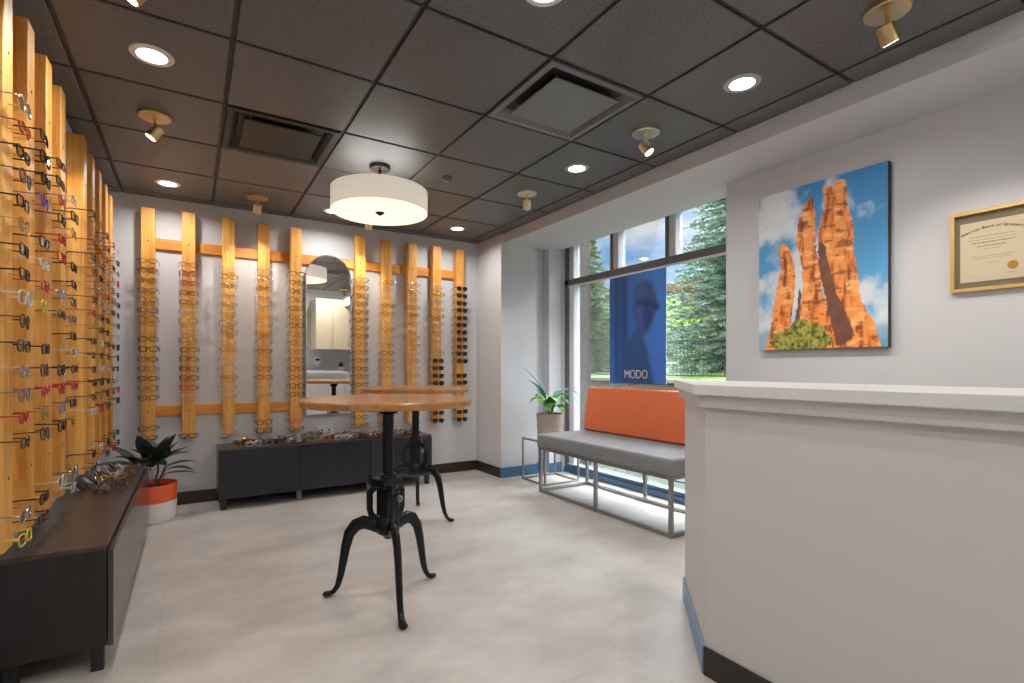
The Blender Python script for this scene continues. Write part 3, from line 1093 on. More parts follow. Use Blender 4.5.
lf.build('foliage', [M['leaf'], M['leaf_blue']], pp)

rp = thing('potted_rubber_plant', 'dark-leaved rubber plant in an orange and white pot on the floor', 'potted plant', (-.262, 4.625, 0))
pt = MB()
pt.lathe([(0, 0), (.150, 0), (.157, .006), (.160, .028)], n=64, mi=1)
pt.lathe([(.160, .028), (.157, .030), (.157, .033), (.162, .036), (.167, .148)], n=64, mi=1)
pt.lathe([(.167, .148), (.170, .268), (.168, .274), (.160, .274), (.156, .24), (0, .24)], n=64, mi=0)
pt.build('pot', [M['pot_orange'], M['pot_white']], rp)
MB().lathe([(.1555, .239), (.10, .25), (0, .255)], n=28).build('soil', M['soil'], rp)
sm = MB()
lf = MB()
for (bx_, by_, tx_, ty_, hh) in ((.02, -.03, .05, -.02, .19), (-.03, .0, -.09, -.02, .16), (.03, .03, .09, .02, .14)):
    sm.tube([(bx_, by_, .25), ((bx_ + tx_) / 2 + .01, (by_ + ty_) / 2, .25 + hh * .55), (tx_, ty_, .25 + hh)], [.009, .008, .006], 7)
for (x, y, z, az, el, L_, W_, dr) in ((.05, -.02, .42, -30, 42, .25, .085, .5), (.05, -.02, .43, 20, 30, .22, .085, .7), (.05, -.02, .44, -75, 55, .22, .09, .7), (.05, -.02, .41, -5, 60, .22, .09, .3), (.05, -.03, .45, -35, 58, .24, .09, .1), (-.02, -.03, .46, 240, 66, .22, .085, .2), (.03, -.03, .46, 340, 66, .20, .08, .2),
                                      (-.09, -.02, .42, 200, 12, .27, .085, .2), (-.09, -.02, .43, 160, 45, .24, .08, .3), (-.09, -.02, .43, 235, 20, .20, .09, .5), (-.05, -.02, .43, 280, 35, .20, .09, .8),
                                      (.09, .02, .38, 5, 22, .22, .055, .7), (.09, .02, .36, -28, 18, .22, .05, .8), (.09, .02, .33, -12, 8, .22, .04, .4), (0, -.04, .40, 262, 40, .19, .09, .9), (0, 0, .43, 95, 60, .2, .085, .5),
                                      (-.05, -.03, .45, 175, 78, .20, .05, -.1), (.0, -.03, .43, 215, 55, .2, .08, .6), (.02, .0, .44, 315, 50, .22, .09, .6), (-.02, -.05, .41, 310, 25, .2, .085, .8), (.03, -.03, .44, 250, 62, .18, .085, .5), (-.06, -.02, .44, 215, 30, .19, .085, .4)):
    sm.tube([(x * .8, y * .8, z - .03), (x, y, z)], .004, 5)
    leaf(lf, (x, y, z), R(az), R(el), L_, W_, dr, 0, .25)
sm.build('stem', M['stem'], rp)
lf.build('foliage', M['rubber'], rp)

# ================================================================== RECEPTION COUNTER
rc = thing('reception_counter', 'pale half-height reception counter with moulded white cap and angled end', 'counter', (0, 0, 0))
def offset_path(pts, d):
    """shift an open polyline sideways (to its left) by d with mitred corners"""
    P = [Vector((p[0], p[1])) for p in pts]
    out = []
    for i in range(len(P)):
        ns = []
        for a, b in ((i - 1, i), (i, i + 1)):
            if a >= 0 and b < len(P):
                t = (P[b] - P[a]).normalized()
                ns.append(Vector((-t.y, t.x)))
        n = sum(ns, Vector((0, 0)))
        n.normalize()
        out.append(P[i] + n * (d / n.dot(ns[0])))
    return out
CP = [(1.628, -1.0), (1.628, 1.214), (2.081, 1.667)]      # outer face of the half wall
CB = [(1.628, -.6), (1.628, 1.214), (2.081, 1.667), (2.081, -.6)]
def solid(d, z0, z1):
    P = [Vector(p) for p in CB]
    k = math.sqrt(.5)
    A = [P[0] + Vector((-d, -d)), P[1] + Vector((-d, d * .4142)), P[2] + Vector((d, d * 2.4142)), P[3] + Vector((d, -d))]
    return MB().prism(A, lambda p: (p[0], p[1], z0), lambda p: (p[0], p[1], z1))
solid(0, 0, 1.040).build('counter_panel', M['counter'], rc)
solid(.042, 1.040, 1.080).build('cap', M['white'], rc, bevel=.003)
solid(.022, .993, 1.0395).build('cap_moulding', M['counter'], rc, bevel=.004)
def bpath(pts, z1, name, m):
    A = [Vector(p) for p in pts]
    mb = MB()
    B = offset_path(pts, .010)
    mb.prism([Vector((p[0], p[1])) for p in pts] + B[::-1], lambda p: (p[0], p[1], 0), lambda p: (p[0], p[1], z1))
    o = mb.build(name, m, rc, bevel=.002)
    return o
bpath([(1.6275, -.6), (1.6275, 1.2145)], .105, 'baseboard', M['brownbase'])['label'] = 'dark brown baseboard strip'
bpath([(1.6276, 1.2147), (2.0805, 1.6676)], .105, 'baseboard', M['skysheenpale'])['label'] = 'baseboard strip with painted blue sky reflection on the angled end'

# ================================================================== WALL ART (flat prints, coloured cell by cell)
def h2(ix, iy, s=0):
    n = (ix * 374761393 + iy * 668265263 + s * 974634731) & 0xffffffff
    n = ((n ^ (n >> 13)) * 1274126177) & 0xffffffff
    return ((n ^ (n >> 16)) & 0xffff) / 65535.0
def vnoise(x, y, s=0):
    ix, iy = math.floor(x), math.floor(y)
    fx, fy = x - ix, y - iy
    fx, fy = fx*fx*(3 - 2*fx), fy*fy*(3 - 2*fy)
    a = h2(ix, iy, s) * (1 - fx) + h2(ix + 1, iy, s) * fx
    b = h2(ix, iy + 1, s) * (1 - fx) + h2(ix + 1, iy + 1, s) * fx
    return a * (1 - fy) + b * fy
def fbm(x, y, s=0, o=4):
    t, a, n = 0, .5, 0
    for k in range(o):
        t += a * vnoise(x, y, s + k)
        n += a
        x, y, a = x * 2.03 + 5.1, y * 2.03 + 1.7, a * .5
    return t / n
def inside(poly, x, y):
    c = False
    j = len(poly) - 1
    for i in range(len(poly)):
        xi, yi = poly[i]
        xj, yj = poly[j]
        if (yi > y) != (yj > y) and x < (xj - xi) * (y - yi) / (yj - yi) + xi:
            c = not c
        j = i
    return c
def lerp3(a, b, t):
    t = max(0, min(1, t))
    return tuple(a[i] + (b[i] - a[i]) * t for i in range(3))
def sst(a, b, x):
    t = max(0, min(1, (x - a) / (b - a)))
    return t * t * (3 - 2 * t)
def print_sheet(name, nu, nv, w, h, fn, m, parent, loc, rz, thick=None):
    """a flat w x h print in its own XZ plane facing -Y; fn(u, v from the top) -> linear rgb"""
    vs = [((i / nu - .5) * w, 0, (.5 - j / nv) * h) for j in range(nv + 1) for i in range(nu + 1)]
    fs = [(j*(nu+1) + i, (j+1)*(nu+1) + i, (j+1)*(nu+1) + i + 1, j*(nu+1) + i + 1) for j in range(nv) for i in range(nu)]
    me = bpy.data.meshes.new(name)
    me.from_pydata(vs, [], fs)
    ca = me.color_attributes.new('print', 'FLOAT_COLOR', 'POINT')
    data = []
    for j in range(nv + 1):
        for i in range(nu + 1):
            c = fn(i / nu, j / nv)
            data += [c[0], c[1], c[2], 1.0]
    ca.data.foreach_set('color', data)
    me.materials.append(m)
    o = bpy.data.objects.new(name, me)
    COL.objects.link(o)
    o.parent = parent
    o.location = loc
    o.rotation_euler = (0, 0, rz)
    return o
def pict(pts, quad, k):
    """pixel outline -> (u, v): quad = x0, x1, top0, top1, bot0, bot1; k = far/near depth ratio (left side farther)"""
    x0, x1, t0, t1, b0, b1 = quad
    out = []
    for x, y in pts:
        s = (x - x0) / (x1 - x0)
        u = s * k / (1 + s * (k - 1))
        t, b = t0 + (t1 - t0) * s, b0 + (b1 - b0) * s
        out.append((u, (y - t) / (b - t)))
    return out
CQ = (45, 467, 160, 38, 652, 638)
SP1 = pict([(60, 660), (85, 580), (95, 500), (110, 420), (121, 368), (108, 338), (113, 314), (130, 306), (150, 328), (163, 380), (165, 420), (160, 480), (153, 560), (150, 660)], CQ, 1.2)
SP2 = pict([(160, 660), (166, 560), (185, 500), (190, 430), (182, 350), (167, 310), (172, 250), (185, 210), (203, 168), (222, 153), (230, 165), (229, 200), (231, 260), (233, 320), (248, 380), (250, 470), (276, 500), (286, 560), (286, 660)], CQ, 1.2)
SP3 = pict([(240, 300), (245, 240), (262, 180), (255, 130), (266, 115), (282, 116), (290, 125), (300, 103), (318, 95), (334, 104), (335, 170), (352, 240), (355, 310), (365, 380), (380, 490), (420, 560), (450, 660), (285, 660), (285, 560), (262, 480), (245, 400)], CQ, 1.2)
DK = pict([(240, 300), (260, 310), (283, 400), (300, 470), (330, 520), (360, 600), (352, 615), (300, 640), (285, 560), (265, 480), (247, 400)], CQ, 1.2)
DK2 = pict([(165, 560), (178, 450), (186, 470), (180, 540), (172, 580)], CQ, 1.2)
BU = pict([(185, 606)], CQ, 1.2)[0]
def rocks(u, v):
    cl = fbm(u * 4.2 + 1.3, v * 4.6, 11, 5)
    left = 1 - sst(.15, .75, u)
    sky = lerp3((.03, .25, .58), (.14, .46, .74), v)
    c = lerp3(sky, (.70, .76, .80), sst(.60 - .36 * left, .80 - .30 * left, cl))
    c = lerp3(c, (.12, .34, .52), .7 * sst(.84, .90, v + (fbm(u * 6, .3, 8, 2) - .5) * .06))
    jx = u + (fbm(u * 26, v * 26, 3, 2) - .5) * .022
    jy = v + (fbm(u * 26, v * 26, 4, 2) - .5) * .018
    for k, P in enumerate((SP3, SP2, SP1)):
        if inside(P, jx, jy):
            s = fbm(u * 34, v * 9, 21 + k, 4)
            d = fbm(u * 12, v * 46, 31 + k, 3)
            c = lerp3((.46, .09, .018), (.95, .33, .07), sst(.28, .60, s))
            c = lerp3(c, (1.0, .55, .22), sst(.55, .78, d) * .85)
            if min(s, d) < .31:
                c = lerp3(c, (.14, .04, .018), .65)
    if inside(DK, jx, jy) or inside(DK2, jx, jy):
        c = lerp3((.13, .05, .03), (.24, .10, .06), fbm(u * 30, v * 20, 41, 3))
    r = math.hypot((u - BU[0]) / .24, (v - BU[1] - .03) / .115) + (fbm(u * 22, v * 22, 51, 3) - .5) * .75
    if r < 1 and v > .80:
        g = fbm(u * 60, v * 60, 61, 3)
        c = lerp3((.06, .09, .012), (.46, .42, .08), sst(.25, .72, g))
    return c
cv = thing('canvas_print', 'canvas picture of orange rock spires against a blue cloudy sky', 'picture', (XP, 1.582, 1.749))
cv.rotation_euler = (0, 0, R(-90))
cw, chh = .722, .992
PRINT = vcol_mat('canvas_ink', .55)
MB().box(-cw/2, cw/2, -.036, 0, -chh/2, chh/2).build('canvas_frame', M['black'], cv, bevel=.002)
print_sheet('canvas_face', 150, 205, cw - .002, chh - .002, rocks, PRINT, cv, (0, -.0366, 0), 0)

# certificate
dp = thing('framed_certificate', 'certificate with gold seal in a gold frame on the grey wall', 'certificate', (XP, .815, 1.697))
dp.rotation_euler = (0, 0, R(-90))
dw, dh = .305, .385
fm_ = MB()
for a, b, c, d in ((-dw/2, dw/2, dh/2 - .017, dh/2), (-dw/2, dw/2, -dh/2, -dh/2 + .017), (-dw/2, -dw/2 + .017, -dh/2 + .017, dh/2 - .017), (dw/2 - .017, dw/2, -dh/2 + .017, dh/2 - .017)):
    fm_.box(a, b, -.026, 0, c, d)
fm_.build('certificate_frame', M['gold'], dp, bevel=.002)
bx('backing', M['mat_board'], -dw/2 + .017, dw/2 - .017, -.006, -.001, -dh/2 + .017, dh/2 - .017, dp)
pw, ph = .235, .285
bx('paper', M['paper'], -pw/2, pw/2, -.0085, -.0061, -ph/2 - .005, ph/2 - .005, dp)
def text_mesh(mb, body, size, Mx, bold=0):
    """lettering as plain mesh, laid into mb"""
    cu = bpy.data.curves.new('lettering', 'FONT')
    cu.body, cu.size, cu.extrude, cu.offset, cu.align_x, cu.align_y = body, size, .0002, bold, 'CENTER', 'CENTER'
    o = bpy.data.objects.new('lettering', cu)
    COL.objects.link(o)
    bpy.context.view_layer.update()
    me = bpy.data.meshes.new_from_object(o.evaluated_get(bpy.context.evaluated_depsgraph_get()))
    bpy.data.objects.remove(o)
    join_into(mb, me, Mx @ Matrix.Rotation(R(90), 4, 'X'), 0)
hd = MB()
s0 = 'American Board of Optometry'
for k, chx in enumerate(s0):
    if chx == ' ':
        continue
    t = (k - (len(s0) - 1) / 2) / len(s0)
    text_mesh(hd, chx, .0165, Matrix.Translation((.225 * t, -.0090, .108 - .11 * t * t)) @ Matrix.Rotation(t * R(44), 4, 'Y'), .0004)
hd.build('heading', M['ink'], dp, smooth=0)
tl = MB()
r3 = random.Random(5)
for z, w, hgt in ((.065, .16, .0016), (.050, .17, .0013), (.036, .15, .003), (.004, .06, .0012), (-.030, .15, .0014), (-.040, .12, .0014), (-.064, .05, .0012)):
    x = -w / 2
    while x < w / 2:
        l = r3.uniform(.006, .020)
        tl.box(x, min(x + l, w / 2), -.0090, -.0086, z - hgt/2, z + hgt/2)
        x += l + .004
x = -.056
for l in (.016, .010, .014, .018, .009, .012):             # the name line, a thicker script stroke
    tl.tube([(x + l * t, -.0088, .019 + .003 * math.sin(t * 11 + x * 90)) for t in [i / 8 for i in range(9)]], .0010, 4)
    x += l + .004
for x0, x1 in ((-.095, -.055), (.045, .085)):
    tl.box(x0, x1, -.0090, -.0086, -.118, -.1172)
tl.lathe([(.013, -.0086), (.013, -.0090), (.011, -.0090), (.011, -.0086)], (0, 0, .085), 24, M=Matrix.Rotation(R(90), 4, 'X') @ Matrix.Scale(1, 4))
tl.build('text_lines', M['ink'], dp, smooth=0)
sl = MB()
pr = []
for k in range(48):
    rr = .0195 if k % 2 else .0178
    pr.append((rr * math.cos(2 * math.pi * k / 48), rr * math.sin(2 * math.pi * k / 48)))
sl.prism(pr, lambda p: (.068 + p[0], -.0086, -.085 + p[1]), lambda p: (.068 + p[0], -.0100, -.085 + p[1]))
sl.build('seal', M['seal'], dp, smooth=0)
bx('cover_glass', glass('picture_glass', (.98, .98, .97), .05), -dw/2 + .017, dw/2 - .017, -.0155, -.014, -dh/2 + .017, dh/2 - .017, dp)

# window poster
PQ = (27, 332, 100, 40, 648, 645)
PH = pict([(158, 200), (165, 135), (190, 112), (235, 110), (263, 130), (274, 180), (280, 222), (298, 230), (291, 262), (270, 266), (266, 300), (250, 340), (243, 370), (215, 380), (210, 420), (225, 455), (245, 540), (263, 660), (98, 660), (103, 540), (112, 420), (150, 390), (172, 372), (170, 330), (150, 260)], PQ, 1.13)
PF = pict([(178, 240), (205, 215), (232, 222), (262, 262), (262, 300), (246, 340), (232, 362), (200, 370), (178, 330), (165, 280)], PQ, 1.13)
PS = pict([(165, 212), (210, 206), (296, 228), (290, 258), (262, 262), (245, 250), (225, 262), (205, 238), (165, 220)], PQ, 1.13)
PF2 = pict([(208, 262), (235, 270), (258, 268), (262, 300), (246, 340), (232, 362), (214, 360), (210, 310)], PQ, 1.13)
PHr = pict([(172, 190), (176, 140), (205, 128), (225, 150), (215, 195), (185, 205)], PQ, 1.13)
def poster(u, v):
    c = lerp3((.045, .20, .66), (.08, .34, .95), sst(.2, 1, u))
    c = lerp3(c, (.09, .24, .88), sst(.2, 1, v) * .7)
    band_ = fbm(u * 16, .5, 77, 2)
    if u < .34:
        c = lerp3(c, (.02, .11, .30), sst(.42, .62, band_) * .8)
    ju, jv = u + (fbm(u * 20, v * 20, 5, 2) - .5) * .03, v + (fbm(u * 20, v * 20, 6, 2) - .5) * .02
    if inside(PH, ju, jv):
        c = lerp3((.04, .115, .32), (.06, .165, .45), fbm(u * 10, v * 10, 7, 3))
    if inside(PHr, ju, jv):
        c = lerp3(c, (.10, .19, .60), .5)
    if inside(PF, ju, jv):
        c = (.09, .16, .58)
    if inside(PF2, ju, jv):
        c = (.035, .085, .32)
    if inside(PS, u, v):
        c = (.02, .06, .22)
    return c
ps = thing('window_poster', 'large blue poster with a face in glasses hanging in the window', 'poster', (XW - .030, 3.318, 1.500))
ps.rotation_euler = (0, 0, R(-90))
pw2, ph2 = .690, 1.010
PM = vcol_mat('poster_ink', .35, .25)
def poster_soft(u, v):
    t = [0, 0, 0]
    for k in range(9):
        c = poster(u + .030 * math.cos(k * .7) * (k > 0), v + .022 * math.sin(k * .7 * 2.1) * (k > 0))
        t = [t[i] + c[i] / 9 for i in range(3)]
    return t
sheet = print_sheet('poster_face', 92, 134, pw2, ph2, poster_soft, PM, ps, (0, -.0022, 0), 0)
bx('poster_board', M['porcelain'], -pw2/2, pw2/2, -.0015, .0015, -ph2/2, ph2/2, ps)
lt = MB()
def stroke(pts, w=.0055, closed=False):
    lt.tube([(p[0], -.0030, p[1]) for p in pts], (w, .0007), 6, closed=closed, up=None)
def seg(pts, w=.0052):
    for a, b in zip(pts, pts[1:]):
        A, B = Vector(a), Vector(b)
        t = (B - A).normalized()
        n = Vector((-t.y, t.x)) * w
        e = t * w * .6
        P = [A - e + n, B + e + n, B + e - n, A - e - n]
        lt.prism([tuple(p) for p in P], lambda p: (p[0], -.0024, p[1]), lambda p: (p[0], -.0034, p[1]))
lx, lz, lw, lh, gp = -.140, -.452, .054, .066, .012
x = lx
seg([(x, lz), (x, lz + lh), (x + lw / 2, lz + lh * .45), (x + lw, lz + lh), (x + lw, lz)])
for kind in 'ODO':
    x += lw + gp + .006
    if kind == 'O':
        cx_, cz_ = x + lw / 2, lz + lh / 2
        q_ = []
        for k in range(21):
            g = 2 * math.pi * k / 20
            c, s_ = math.cos(g), math.sin(g)
            q_.append((cx_ + lw / 2 * math.copysign(abs(c) ** .7, c), cz_ + lh / 2 * math.copysign(abs(s_) ** .7, s_)))
        seg(q_)
    else:
        q_ = [(x, lz), (x, lz + lh), (x + lw * .45, lz + lh), (x + lw * .85, lz + lh * .85), (x + lw, lz + lh * .5), (x + lw * .85, lz + lh * .15), (x + lw * .45, lz), (x, lz)]
        seg(q_)
lt.build('lettering', M['letter'], ps, smooth=0)
hg = MB()
for x in (-pw2/2 + .04, pw2/2 - .04):
    hg.cyl((x, 0, ph2/2 - .01), (x, 0, 2.036 - 1.5), .0012, .0012, 6)
hg.build('hanging_wire', M['steel'], ps)

# double outlet on the wall above the back cabinet
ot = thing('wall_outlet', 'white double power outlet on the wall just above the dark cabinet', 'outlet', (1.083, YB, .552))
bx('outlet_plate', M['porcelain'], -.070, .070, -.006, 0, -.042, .042, ot, bevel=.003)
for x in (-.033, .033):
    rcp = MB().box(x - .024, x + .024, -.010, -.0058, -.030, .030).build('receptacle', M['porcelain'], ot, bevel=.003)
    MB().box(x - .009, x + .009, -.0115, -.0095, -.012, .004).build('socket_slot', M['black'], ot)

# ================================================================== BACK OFFICE (seen in the arched mirror)
wc = thing('wall_cabinet', 'cream two-door wall cabinet reflected in the arched mirror', 'cabinet', (2.70, -1.5, 1.52))
bx('cabinet_body', M['cream'], -.53, .49, .0, .515, 0, 1.05, wc)
for x0, x1 in ((-.53, -.19), (-.187, .15), (.153, .49)):
    d_ = bx('cabinet_door', M['cream'], x0 + .002, x1 - .002, .516, .535, .002, 1.048, wc, bevel=.002)
    MB().cyl((x1 - .035, .547, .06), (x1 - .035, .547, .18), .006, .006, 8).build('handle', M['brass'], d_)
oc = thing('office_counter', 'pale office counter along the back wall seen in the mirror', 'counter', (2.4, -1.5, 0))
bx('counter_body', M['counter'], -.9, .78, .02, .56, .10, 1.03, oc)
bx('counter_plinth', M['brownbase'], -.88, .76, .03, .50, 0, .10, oc)
bx('worktop', M['vent'], -.91, .785, .01, .60, 1.03, 1.065, oc, bevel=.003)
for k in range(4):
    bx('cabinet_door', M['counter'], -.9 + .42 * k + .003, -.9 + .42 * (k + 1) - .003, .561, .578, .12, 1.02, oc, bevel=.002)
ds = thing('soap_dispenser', 'white wall dispenser with dark window reflected in the mirror', 'dispenser', (2.29, -1.5, 1.26))
bx('dispenser_body', M['porcelain'], -.065, .065, 0, .11, -.05, .10, ds, bevel=.012)
bx('dispenser_window', M['black'], -.045, .045, .1101, .116, .025, .075, ds)
bx('nozzle', M['porcelain'], -.03, .03, .02, .10, -.10, -.0505, ds, bevel=.008)
su = thing('potted_succulent', 'dark spiky succulent in a small white pot reflected in the mirror', 'potted plant', (2.74, -1.22, 1.0652))
MB().lathe([(0, 0), (.055, 0), (.065, .09), (.060, .09), (.056, .075), (0, .075)], n=28).build('pot', M['porcelain'], su)
lf = MB()
for k in range(14):
    leaf(lf, (0, 0, .07), k * 2.4, R(82 - k * 3), .15 - .004 * k, .03, .2, 0, .2, 6)
lf.build('foliage', M['rubber'], su)

# ================================================================== OUTSIDE THE WINDOW
def leafmat(name, c1, c2, sc=3.0):
    m = mat(name, c1, .6, spec=.25)
    nt = m.node_tree
    b = nt.nodes['Principled BSDF']
    tc = nt.nodes.new('ShaderNodeTexCoord')
    ns = nt.nodes.new('ShaderNodeTexNoise')
    ns.inputs['Scale'].default_value = sc
    ns.inputs['Detail'].default_value = 6
    nt.links.new(tc.outputs['Object'], ns.inputs['Vector'])
    cr = nt.nodes.new('ShaderNodeValToRGB')
    cr.color_ramp.elements[0].position = .35
    cr.color_ramp.elements[0].color = (*c1, 1)
    cr.color_ramp.elements[1].position = .68
    cr.color_ramp.elements[1].color = (*c2, 1)
    nt.links.new(ns.outputs['Fac'], cr.inputs[0])
    nt.links.new(cr.outputs[0], b.inputs['Base Color'])
    t = nt.nodes.new('ShaderNodeBsdfTranslucent')
    nt.links.new(cr.outputs[0], t.inputs[0])
    mx = nt.nodes.new('ShaderNodeMixShader')
    mx.inputs[0].default_value = .25
    nt.links.new(b.outputs[0], mx.inputs[1])
    nt.links.new(t.outputs[0], mx.inputs[2])
    nt.links.new(mx.outputs[0], nt.nodes['Material Output'].inputs[0])
    return m
M['spruce'] = leafmat('spruce_needles', (.03, .060, .026), (.14, .19, .085), 5)
M['spruce_blue'] = leafmat('blue_spruce_needles', (.03, .062, .04), (.14, .20, .14), 5)
M['broad'] = leafmat('bright_leaves', (.06, .14, .02), (.22, .30, .07), 4)
M['broad_dark'] = leafmat('deep_green_leaves', (.012, .035, .008), (.05, .09, .022), 4)
M['bark'] = mat('tree_bark', (.10, .07, .05), .8, noise=(12, .4, (1, 1, .2)))
M['lawn'] = leafmat('lawn_grass', (.035, .085, .014), (.085, .14, .03), 1.3)
M['pave'] = mat('outdoor_concrete', (.034, .040, .031), .9, spec=.1, noise=(2, .12))
M['stone'] = mat('pale_stone', (.045, .038, .026), .9, spec=.1, noise=(5, .25, (1, 1, 3)))
M['stucco'] = mat('cream_stucco', (.075, .064, .047), .9, spec=.1, noise=(2, .08))
M['roof'] = mat('terracotta_roof', (.075, .035, .018), .8, spec=.1, noise=(6, .2))
M['winglass'] = mat('dark_window', (.10, .13, .16), .15)
def brickmat():
    m = mat('buff_brick', (.4, .33, .26), .8)
    nt = m.node_tree
    br = nt.nodes.new('ShaderNodeTexBrick')
    tc = nt.nodes.new('ShaderNodeTexCoord')
    mp = nt.nodes.new('ShaderNodeMapping')
    mp.inputs['Rotation'].default_value = (R(90), 0, 0)
    nt.links.new(tc.outputs['Object'], mp.inputs[0])
    nt.links.new(mp.outputs[0], br.inputs['Vector'])
    br.inputs['Scale'].default_value = 1
    br.inputs['Brick Width'].default_value = .20
    br.inputs['Row Height'].default_value = .075
    br.inputs['Mortar Size'].default_value = .008
    br.inputs['Color1'].default_value = (.050, .036, .026, 1)
    br.inputs['Color2'].default_value = (.030, .023, .017, 1)
    br.inputs['Mortar'].default_value = (.060, .053, .045, 1)
    nt.links.new(br.outputs[0], nt.nodes['Principled BSDF'].inputs['Base Color'])
    return m
M['brick'] = brickmat()

struct(bx('pavement', M['pave'], 3.62, 7.62, -10, 30, -.35, -.15))
struct(bx('pillar_brick', M['brick'], 3.64, 3.87, 4.40, 4.95, -.15, 3.2))
gw = MB()
zz = -.15
for k, (h_k, dx) in enumerate(((.26, 0), (.26, .01), (.26, .0), (.22, -.01))):
    gw.box(7.60 + dx, 8.0, -10, 30, zz + .012, zz + h_k)
    zz += h_k
gw.box(7.64, 8.0, -10, 30, -.15, zz)
struct(gw.build('wall_garden', M['stone'], bevel=.01))
struct(bx('wall_garden_coping', M['stucco'], 7.55, 8.05, -10, 30, zz, zz + .07, bevel=.01))
lw_ = MB()
nx_, ny_ = 24, 36
vs = []
for i in range(nx_ + 1):
    for j in range(ny_ + 1):
        x = 8.04 + 46 * (i / nx_) ** 1.5
        y = -14 + 68 * j / ny_
        z = .87 + .55 * (1 - math.exp(-(x - 8.04) / 5)) + .10 * (vnoise(x * .3, y * .3, 9) - .5) * min(1, (x - 8.04) / 2)
        vs.append((x, y, z))
lw_.add(vs, [(i*(ny_+1) + j, (i+1)*(ny_+1) + j, (i+1)*(ny_+1) + j + 1, i*(ny_+1) + j + 1) for i in range(nx_) for j in range(ny_)])
struct(lw_.build('lawn', M['lawn']))
def lawn_z(x):
    return .87 + .55 * (1 - math.exp(-(x - 8.04) / 5))

fe = thing('garden_fence', 'black metal picket fence on the pale stone garden wall outside the window', 'fence', (7.82, 2.5, .9205))
fl, fh = 11.0, .76
pk = MB()
n_pk = int(fl / .085)
for k in range(n_pk):
    y = .05 + k * .085
    pk.box(-.004, .004, y - .004, y + .004, .05, fh - .02)
pk.box(-.011, .011, 0, fl, .06, .085)
pk.box(-.011, .011, 0, fl, fh - .06, fh - .035)
pk.build('picket_panel', M['black'], fe)
for k in range(6):
    y = fl * k / 5
    MB().box(-.022, .022, y - .022, y + .022, 0, fh + .04).build('post', M['black'], fe, bevel=.004)

def spruce(label, x, y, H_, Rb, seed, m):
    g = random.Random(seed)
    z0 = lawn_z(x) - .05
    root = thing('spruce_tree', label, 'tree', (x, y, z0), 0, 'trees outside the window')
    MB().tube([(0, 0, 0), (0, 0, H_ * .5), (0, 0, H_ * .97)], [Rb * .10, Rb * .055, .012], 9).build('trunk', M['bark'], root)
    f = MB()
    lev = int(H_ / .16)
    for k in range(lev):
        t = k / (lev - 1)
        z = .18 + (H_ - .22) * t
        rad = Rb * (1 - t) ** .85 * g.uniform(.82, 1.12) + .05
        nb = max(5, int(15 * (1 - t) + 5))
        for q_ in range(nb):
            az = 2 * math.pi * (q_ + g.random()) / nb + k
            L_ = rad * g.uniform(.72, 1.12)
            o = Vector((math.cos(az), math.sin(az), 0))
            s_ = Vector((-o.y, o.x, 0))
            zz_ = z + g.uniform(-.06, .06)
            ns = max(4, int(L_ / .085))
            for i in range(ns):
                u = (i + .6) / ns
                c = o * (L_ * u) + Vector((0, 0, zz_ - L_ * (.34 * u - .16 * u * u)))
                w = .20 * (1 - .55 * u) * g.uniform(.7, 1.3)
                for sd in (-1, 1):
                    tip = c + (s_ * sd * .8 + o * .75).normalized() * w + Vector((0, 0, g.uniform(-.09, .03)))
                    e = o * .035 + Vector((0, 0, .022))
                    up = Vector((0, 0, .03 + g.uniform(0, .03)))
                    b0 = len(f.v)
                    f.v += [tuple(c - e), tuple((c + tip) / 2 + up * .4 + o * .03), tuple(tip), tuple((c + tip) / 2 - up - o * .02)]
                    f.f.append((b0, b0 + 1, b0 + 2, b0 + 3))
                    f.m.append(0)
    f.build('crown', m, root, smooth=0)
    return root
def broadleaf(label, x, y, H_, rc_, seed, m, n=2600):
    g = random.Random(seed)
    z0 = lawn_z(x) - .05
    root = thing('leafy_tree', label, 'tree', (x, y, z0), 0, 'trees outside the window')
    t = MB()
    t.tube([(0, 0, 0), (.03, 0, H_ * .3), (0, .02, H_ * .6)], [.09, .07, .04], 8)
    for k in range(6):
        a = k * 1.05
        t.tube([(0, 0, H_ * (.25 + .05 * k)), (.5 * rc_ * math.cos(a), .5 * rc_ * math.sin(a), H_ * (.5 + .05 * k))], [.04, .015], 6)
    t.build('trunk', M['bark'], root)
    f = MB()
    bl = [(Vector((g.gauss(0, .42) * rc_, g.gauss(0, .42) * rc_, H_ * .60 + g.uniform(-.34, .34) * H_)), g.uniform(.3, .5) * rc_) for k in range(17)]
    for k in range(n):
        c, r = bl[k % len(bl)]
        d = Vector((g.gauss(0, 1), g.gauss(0, 1), g.gauss(0, 1))).normalized()
        p = c + d * r * g.uniform(.6, 1.0)
        a = Vector((g.gauss(0, 1), g.gauss(0, 1), g.gauss(0, .6))).normalized() * g.uniform(.05, .09)
        b = a.orthogonal().normalized() * a.length * .6
        b = Matrix.Rotation(g.random() * 6.28, 3, a.normalized()) @ b
        b0 = len(f.v)
        f.v += [tuple(p - a), tuple(p + b), tuple(p + a), tuple(p - b)]
        f.f.append((b0, b0 + 1, b0 + 2, b0 + 3))
        f.m.append(0)
    f.build('crown', m, root, smooth=0)
    return root
spruce('tall spruce seen behind the brick pillar at the window edge', 10.0, 11.45, 4.45, 1.25, 1, M['spruce'])
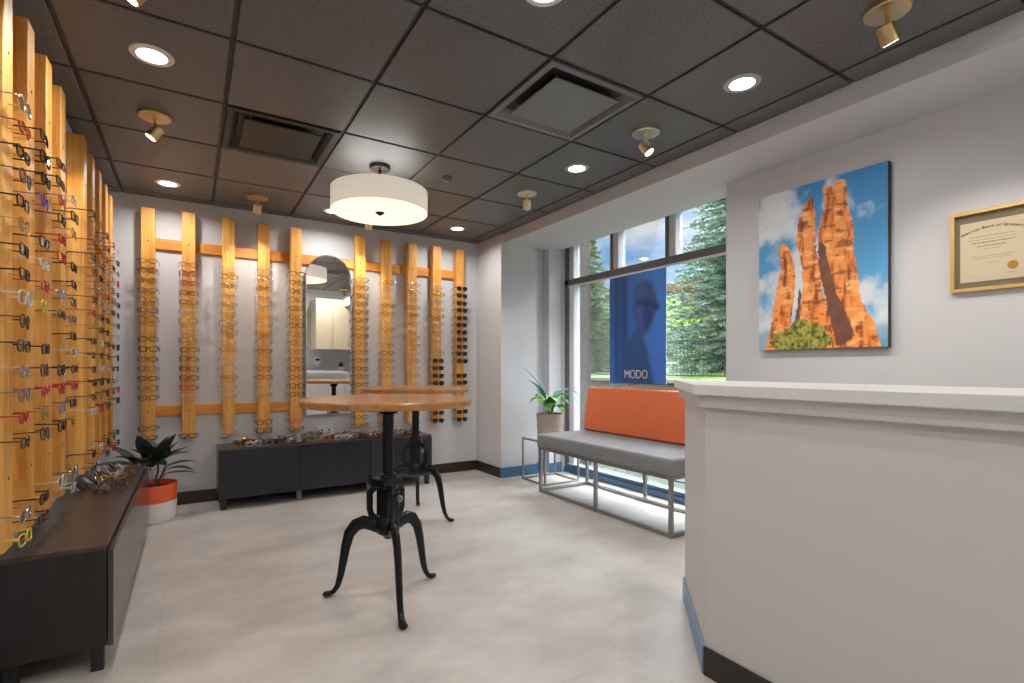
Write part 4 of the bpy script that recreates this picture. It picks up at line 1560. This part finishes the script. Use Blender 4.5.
spruce('big blue-green spruce filling the window next to the picture wall', 10.0, 6.72, 6.4, 1.75, 2, M['spruce_blue'])
spruce('slim spruce standing behind the blue window poster', 14.5, 14.2, 3.1, 1.1, 3, M['spruce'])
spruce('spruce beyond the picture wall, hidden from the room', 11.5, 2.6, 5.2, 1.4, 4, M['spruce'])
broadleaf('bright green leafy tree between the poster and the big spruce', 13.2, 10.7, 1.9, .95, 5, M['broad'], 3600)
broadleaf('deep green round tree in front of the cream building', 17.0, 18.0, 2.9, 1.3, 6, M['broad_dark'])
broadleaf('yellow-green bushy tree behind the tall spruce', 19.5, 18.6, 2.4, 1.3, 8, M['broad'])

def building(label, x0, x1, y0, y1, zb, zt_, roof_h, rows, cols, over=.3):
    root = thing('distant_building', label, 'building', (x0, (y0 + y1) / 2, zb))
    w, d = y1 - y0, x1 - x0
    bx('wall_block', M['stucco'], 0, d, -w/2, w/2, 0, zt_ - zb, root)
    bx('roof', M['roof'], -over, d + over, -w/2 - over, w/2 + over, zt_ - zb, zt_ - zb + roof_h, root, bevel=.05)
    for r in range(rows):
        for c in range(cols):
            y = -w/2 + w * (c + .5) / cols
            z = (zt_ - zb) * (r + .55) / rows
            wf = MB().box(-.06, .0, y - .55, y + .55, z - .6, z + .6).build('window', M['white'], root)
            bx('pane', M['winglass'], -.07, -.0605, y - .47, y + .47, z - .52, z + .52, wf)
    return root
building('cream building with white-framed windows behind the tall spruce', 22.0, 27.0, 20.5, 25.2, 1.2, 4.25, .30, 1, 3)
building('far cream building with a terracotta roof above the bright green tree', 34.0, 40.0, 22.0, 36.0, 1.2, 7.4, .75, 2, 6)

rl = thing('low_pipe_rail', 'low black pipe rail on the pavement just outside under the bench', 'rail', (4.25, 2.0, -.15))
t_ = MB()
t_.tube([(0, 0, .125), (0, 3.2, .125)], .011, 10)
t_.build('pipe', M['black'], rl)
for y in (.15, 1.05, 1.95, 2.85):
    MB().cyl((0, y, 0), (0, y, .116), .022, .018, 12).build('post', M['black'], rl)
